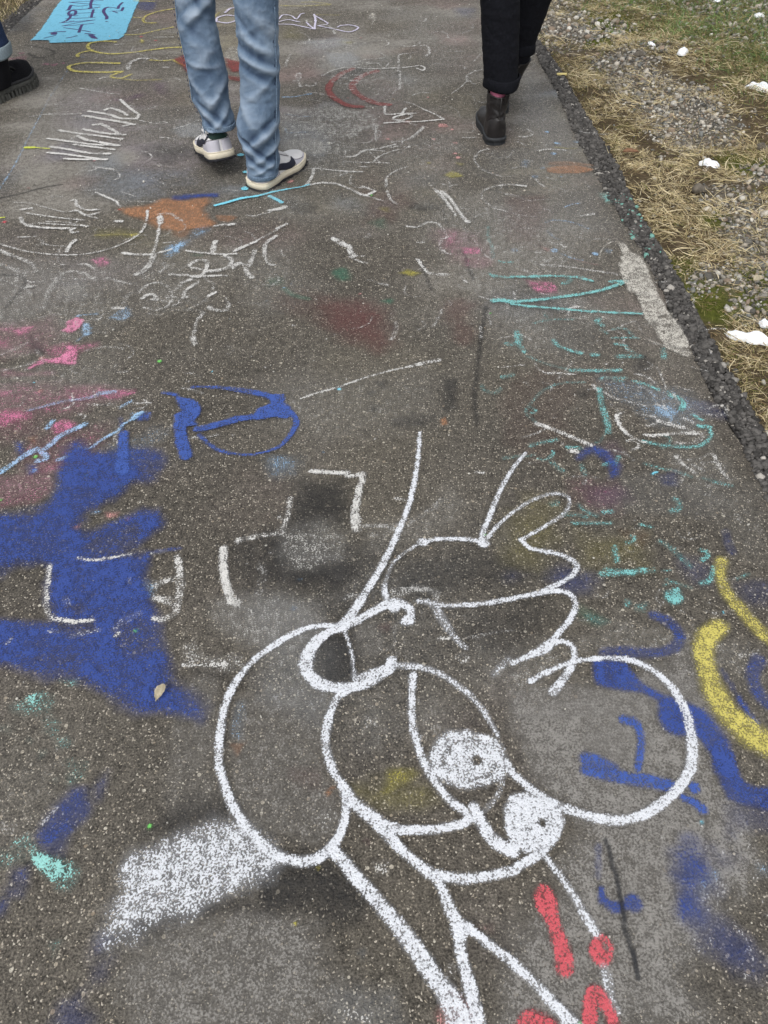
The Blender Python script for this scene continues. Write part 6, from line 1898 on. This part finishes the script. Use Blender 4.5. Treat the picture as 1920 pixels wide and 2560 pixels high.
# ---- walker in black trousers
M_BLK = simple('black_cotton', (.0075, .008, .011), .92, .12, 120, .35, .0008)
M_BROWN = simple('dark_brown_leather', (.0125, .0105, .0105), .45, .4, 28, .35, .0012)
M_SOLE2 = simple('boot_rubber', (.022, .024, .027), .62, .35, 60, .2, .0006)
t = NT('pink_rib'); wv = t.new('ShaderNodeTexWave', wave_type='BANDS', bands_direction='X'); t.put(wv.inputs['Vector'], t.obj()); wv.inputs['Scale'].default_value = 90
M_PINK = t.done(t.mix(wv.outputs[0], (.42, .11, .19, 1), (.62, .22, .32, 1)), .9, t.bump(wv.outputs[0], .001, .8), .1)
def boot(parent, M, side, shaft_top, lean=(0, 0), mats=(None, None), L=.27, W=.044, name='ankle_boot', sole=.030, tab=True, shaft_r=(.043, .050), Hk=1.0):
    mu, ms = mats
    la = Last(L, W, [(0, .098), (.1, .115), (.3, .118), (.42, .100), (.56, .082), (.7, .072 * Hk), (.85, .064 * Hk), (.96, .052 * Hk), (1, .042 * Hk)], side, base=sole - .002, fat=.6, spring=.010, toe_round=.28)
    v1, f1 = grid_surface(la.up, tspace(60), np.linspace(0, np.pi, 36))
    R = np.random.default_rng(5); n = 48
    lx, ly = lean
    rg = [(0, .062, sole + .01, .034, .056), (0, .064, .075, .036, .060), (lx * .3, .066 + ly * .3, .105, .039, .056), (lx * .6, .066 + ly * .6, .14, shaft_r[0] - .001, shaft_r[1]), (lx, .066 + ly, shaft_top, shaft_r[0], shaft_r[1])]
    fo = [(.06, 4.7, -.003, .010, .02, 1.4), (.075, 4.9, .003, .008, .02, 1.0), (.09, 4.5, -.0022, .008, -.02, 1.2)] + fold_set(R, .15, 10, .0012)
    v2, f2 = loft(rg, n, folds=fo, step=.004, caps=False)
    o = mesh_py(name, *merge([(xf(v1, M), f1), (xf(v2, M), f2)]), mu, parent)
    vr = [(lx + shaft_r[0] * math.cos(a), .066 + ly + shaft_r[1] * math.sin(a), shaft_top + (.004 * math.cos(a * 2))) for a in np.linspace(0, 2 * math.pi, 40)]
    v, f = tube_np(vr, .0028, 7); mesh_py('boot_rim', xf(v, M), f, mu, o)
    # back seam strip and heel counter
    sm = [(0, .066 - .062, sole + .012), (0, .066 - .0625, .07), (lx * .3, .066 + ly * .3 - .0575, .105), (lx * .6, .066 + ly * .6 - shaft_r[1] - .001, .14), (lx, .066 + ly - shaft_r[1] - .001, shaft_top)]
    v, f = tube_np([(x, y - .001, z) for x, y, z in catmull(np.array(sm), .006)], .0030, 6); mesh_py('back_seam', xf(v, M), f, mu, o)
    vt, ft = grid_surface(lambda T, Q: la.up(T * .34, np.where(Q >= 0, np.arcsin(np.clip(np.abs(Q) * (.52 - .25 * T), 0, 1)), np.pi - np.arcsin(np.clip(np.abs(Q) * (.52 - .25 * T), 0, 1))), .0012), np.linspace(.001, 1, 24), np.concatenate([np.linspace(0.02, 1, 9)]))
    mesh_py('heel_counter', xf(vt, M), ft, mu, o)
    if tab:
        a = np.array([(lx + .006, .066 + ly - shaft_r[1] + .004, shaft_top - .03), (lx + .012, .066 + ly - shaft_r[1] - .006, shaft_top + .012), (lx + .030, .066 + ly - shaft_r[1] - .004, shaft_top + .010), (lx + .024, .066 + ly - shaft_r[1] + .008, shaft_top - .03)])
        q = mesh_py('pull_tab', xf(a, M), [(0, 1, 2, 3)], mu, o, False); q.modifiers.new('s', 'SOLIDIFY').thickness = .003
    V, F, O = sole_ring(la, sole * .45, sole, .004, M); s = mesh_py('sole', V, F, ms, o)
    # heel block and forefoot, with the arch open between
    def slab(t0, t1, z0, z1, off):
        ts = np.linspace(t0, t1, 24); hw = la.hw(np.clip(ts, .004, .996)) + off; zb = la.zb(ts)
        Rr = np.stack([la.cx(ts) + hw, ts * L, zb], 1); Ll = np.stack([la.cx(ts) - hw, ts * L, zb], 1)[::-1]; O2 = np.vstack([Rr, Ll]); m = len(O2)
        V = np.vstack([O2 + [0, 0, z0], O2 + [0, 0, z1]]); F = [(i, (i + 1) % m, m + (i + 1) % m, m + i) for i in range(m)] + [tuple(range(m))[::-1], tuple(range(m, 2 * m))]
        return xf(V, M), F
    mesh_py('heel_block', *slab(-.008, .30, 0, sole * .5, .0035), ms, s, False)
    mesh_py('forefoot_sole', *slab(.44, .995, 0, sole * .5, .0035), ms, s, False)
    return o, la, O
p2 = empty('person', (.52, 3.6, 0)); tag(p2, 'person in black cuffed trousers, pink sock and dark brown ankle boots, walking away', 'person')
Mb = place((1242, 364), 0.0, math.radians(-9))
b1, _, _ = boot(p2, Mb, -1, .180, (.004, .0), (M_BROWN, M_SOLE2), tab=True)
K_ROWS = [(-20, 1199, 1299), (0, 1200, 1300), (60, 1203, 1299), (120, 1206, 1297), (170, 1208, 1295), (200, 1210, 1294), (214, 1212, 1293)]
heel = np.array(Mb.translation); kY = heel[1] + .075
kr = leg_rings(K_ROWS, kY, .95, .03)
kr += [(kr[-1][0] - .015, kY + .03, .72, .088, .092), (.46, kY + .05, .87, .095, .105)]
# the leading leg is half a stride ahead
K2 = leg_rings([(-20, 1280, 1386), (0, 1278, 1378), (60, 1274, 1356), (100, 1274, 1340), (128, 1276, 1332)], kY + .27, .95, -.05)
K2 += [(K2[-1][0] - .03, kY + .22, .74, .088, .092), (.64, kY + .10, .88, .095, .105)]
Rg = np.random.default_rng(21)
tr_parts = [loft(kr, 90, folds=fold_set(Rg, 1, 24, .003), step=.005), loft(K2, 90, folds=fold_set(Rg, 1, 24, .003), step=.005), loft([(.55, kY + .08, .80, .16, .11), (.55, kY + .08, .92, .175, .122), (.55, kY + .08, 1.02, .15, .11)], 60)]
trou = mesh_py('trousers', *merge(tr_parts), M_BLK, p2)
def cuff(rings, z0, h, grow, mat, parent):
    a = at_z(rings, z0); prof = [(z0 - .002, .002), (z0 - .006, grow * .7), (z0, grow), (z0 + h * .5, grow * 1.05), (z0 + h - .004, grow), (z0 + h, grow * .6), (z0 + h, .001)]
    rg = [(a[0], a[1], z, a[3] + g, a[4] + g, 0) for z, g in prof]
    V, F = [], []; nu = 80
    for r in rg:
        for i in range(nu):
            th = 2 * math.pi * i / nu; w = .0025 * math.sin(3 * th + r[2] * 60); V.append((r[0] + (r[3] + w) * math.cos(th), r[1] + (r[4] + w) * math.sin(th), r[2] + .004 * math.sin(th * 2 + 1)))
    for k in range(len(rg) - 1):
        for i in range(nu): F.append((k * nu + i, k * nu + (i + 1) % nu, (k + 1) * nu + (i + 1) % nu, (k + 1) * nu + i))
    return mesh_py('cuff', V, F, mat, parent)
cuff(kr, kr[0][2], .036, .008, M_BLK, trou)
cuff(K2, K2[0][2], .036, .008, M_BLK, trou)
c0 = at_z(kr, kr[0][2]); hc = xf([[0, .066, .12]], Mb)[0]
v, f = loft([(hc[0], hc[1], .12, .032, .038), (hc[0] + .004, hc[1], .20, .033, .040), (c0[0], c0[1], .27, .034, .038)], 60); mesh_py('sock', v, f, M_PINK, p2)
X2, Y2 = map(float, at(1240, 262)); Mb2 = Matrix.Translation((X2 - .0, kY + .25, 0)) @ Matrix.Rotation(math.radians(-8), 4, 'Z')
k2 = K2[0]; dx_ = k2[0] - X2
boot(p2, Mb2, 1, .20, (min(.125, dx_), .0), (M_BROWN, M_SOLE2), tab=False)
v, f = loft([(X2 + dx_ * .7, kY + .32, .10, .032, .036), (X2 + dx_ * 1.0, kY + .31, .19, .044, .046), (k2[0], k2[1], .30, .050, .050)], 40); mesh_py('sock', v, f, M_PINK if False else M_SOCKD, p2)
J2 = dict(pelvis=(.55, kY + .08, .93), h=1.68, leg=[((.47, kY + .06, .88), tuple(at_z(kr, .5)[:2]) + (.5,), (hc[0], hc[1], .12), (hc[0] - .02, hc[1] + .08, .06)), ((.63, kY + .11, .88), tuple(at_z(K2, .5)[:2]) + (.5,), (X2 + dx_ * .5, kY + .31, .12), (X2, kY + .40, .06))])
H = body(p2, J2, M_SKIN, None); head_parts(p2, H, simple('fair_hair', (.22, .15, .08), .7)); jacket(p2, J2, simple('dark_coat', (.03, .03, .035), .9))

# ---- walker at the left edge, black lug-soled boot
M_SUEDE = simple('black_suede', (.011, .011, .013), .95, .1, 300, .4, .0008)
M_LUG = simple('grey_lug_rubber', (.075, .075, .068), .85, .25, 60, .35, .001)
M_NAVYJ = simple('dark_denim', (.022, .038, .085), .9, .15, 220, .35, .0008)
M_TURN = simple('denim_inside', (.20, .25, .28), .9, .15, 220, .2, .0008)
p3 = empty('person', (-1.9, 3.75, 0)); tag(p3, 'person at the left edge in dark blue turned-up jeans and a black lug-soled boot', 'person')
hx_, hy_ = map(float, at(-28, 262)); tx_, ty_ = map(float, at(86, 208)); yaw3 = math.atan2(tx_ - hx_, ty_ - hy_)
L3 = .31
Mb3 = Matrix.Translation((tx_ - math.sin(.42) * L3 - .015, ty_ - math.cos(.42) * L3 + .03, .004)) @ Matrix.Rotation(-.42, 4, 'Z')
b3, la3, O3 = boot(p3, Mb3, -1, .18, (0, .005), (M_SUEDE, M_LUG), L=L3, W=.060, sole=.040, tab=False, shaft_r=(.050, .060), Hk=1.55)
P = []; m = len(O3); seg = np.linalg.norm(np.diff(np.vstack([O3, O3[:1]]), axis=0), axis=1); cum = np.concatenate([[0], np.cumsum(seg)])
for q, s_ in enumerate(np.arange(0, cum[-1], .021)):
    i = min(int(np.searchsorted(cum, s_)) - 1, m - 1) if s_ > 0 else 0; i = max(i, 0); a, b = O3[i], O3[(i + 1) % m]; tdir = (b - a); tdir[2] = 0; tdir /= np.linalg.norm(tdir) + 1e-9; nd = np.array([tdir[1], -tdir[0], 0])
    c = []
    for (u_, w_, z_) in [(-1, -1, 0), (1, -1, 0), (1, 1, 0), (-1, 1, 0), (-.8, -1, 1), (.8, -1, 1), (.8, .8, 1), (-.8, .8, 1)]:
        c.append(a + tdir * u_ * .0065 + nd * w_ * .009 + np.array([0, 0, -.006 + z_ * .028]))
    P.append((xf(c, Mb3), [(0, 3, 2, 1), (4, 5, 6, 7), (0, 1, 5, 4), (1, 2, 6, 5), (2, 3, 7, 6), (3, 0, 4, 7)]))
    lo = mesh_py('lug', *P[-1], M_LUG, b3, False)
V, F, _ = sole_ring(la3, .040, .052, .0045, Mb3, bulge=.002); mesh_py('rubber_rand', V, F, simple('charcoal_rubber', (.03, .03, .032), .7), b3)
for k in range(5):
    t0 = .40 + k * .05; v = la3.up(np.full(9, t0), np.linspace(1.0, np.pi - 1.0, 9), .004); vv, ff = tube_np(v, .0035, 6); mesh_py('lace', xf(vv, Mb3), ff, simple('black_lace', (.02, .02, .02), .8) if k == 0 else bpy.data.materials['black_lace'], b3)
an = xf([[0, .07, .17]], Mb3)[0]
_q = at_depth(19, 146, an[1] - .06); an_b = an
an = np.array([_q[0] - .078, an[1], max(.15, _q[2])])
v, f = loft([(an[0] - .03, an[1] + .01, .05, .050, .070), (an[0] - .015, an[1] + .005, .12, .054, .066), (an[0], an[1], an[2] + .05, .056, .062)], 50); mesh_py('boot_collar', v, f, M_SUEDE, p3)
l3 = [(an[0], an[1], an[2], .072, .075), (an[0] - .005, an[1], .30, .072, .075), (an[0] - .02, an[1] + .01, .52, .078, .082), (an[0] - .04, an[1] + .02, .72, .090, .095), (an[0] - .06, an[1] + .03, .88, .1, .11)]
l3b = [(an[0] - .20, an[1] - .30, .17, .068, .072), (an[0] - .20, an[1] - .28, .30, .070, .074), (an[0] - .20, an[1] - .12, .52, .078, .082), (an[0] - .20, an[1] - .03, .72, .090, .095), (an[0] - .20, an[1] + .02, .88, .1, .11)]
Rg = np.random.default_rng(31); pc = (an[0] - .13, an[1] + .03)
tj = mesh_py('jeans', *merge([loft(l3, 80, folds=fold_set(Rg, .8, 24, .003)), loft(l3b, 80, folds=fold_set(Rg, .8, 24, .003)), loft([(pc[0], pc[1], .82, .16, .11), (pc[0], pc[1], .92, .175, .12), (pc[0], pc[1], 1.02, .155, .11)], 60)]), M_NAVYJ, p3)
cuff(l3, an[2] - .002, .040, .006, M_TURN, tj); cuff(l3b, .168, .040, .006, M_TURN, tj)
Mb4 = Matrix.Translation((an[0] - .20, an[1] - .37, .0)) @ Matrix.Rotation(.1, 4, 'Z')
boot(p3, Mb4, 1, .18, (0, .005), (M_SUEDE, M_LUG), L=L3, W=.054, sole=.034, tab=False, shaft_r=(.050, .060))
J3 = dict(pelvis=(pc[0], pc[1], .95), h=1.72, leg=[((pc[0] - .08, pc[1], .90), (l3b[2][0], l3b[2][1], .52), (an[0] - .20, an[1] - .30, .13), (an[0] - .20, an[1] - .22, .07)), ((pc[0] + .08, pc[1], .90), (l3[2][0], l3[2][1], .52), (an[0], an[1], .14), (an[0] - .02, an[1] + .03, .07))])
H = body(p3, J3, M_SKIN, None); head_parts(p3, H, simple('black_hair', (.02, .016, .014), .6)); jacket(p3, J3, simple('green_jacket', (.05, .06, .045), .9))
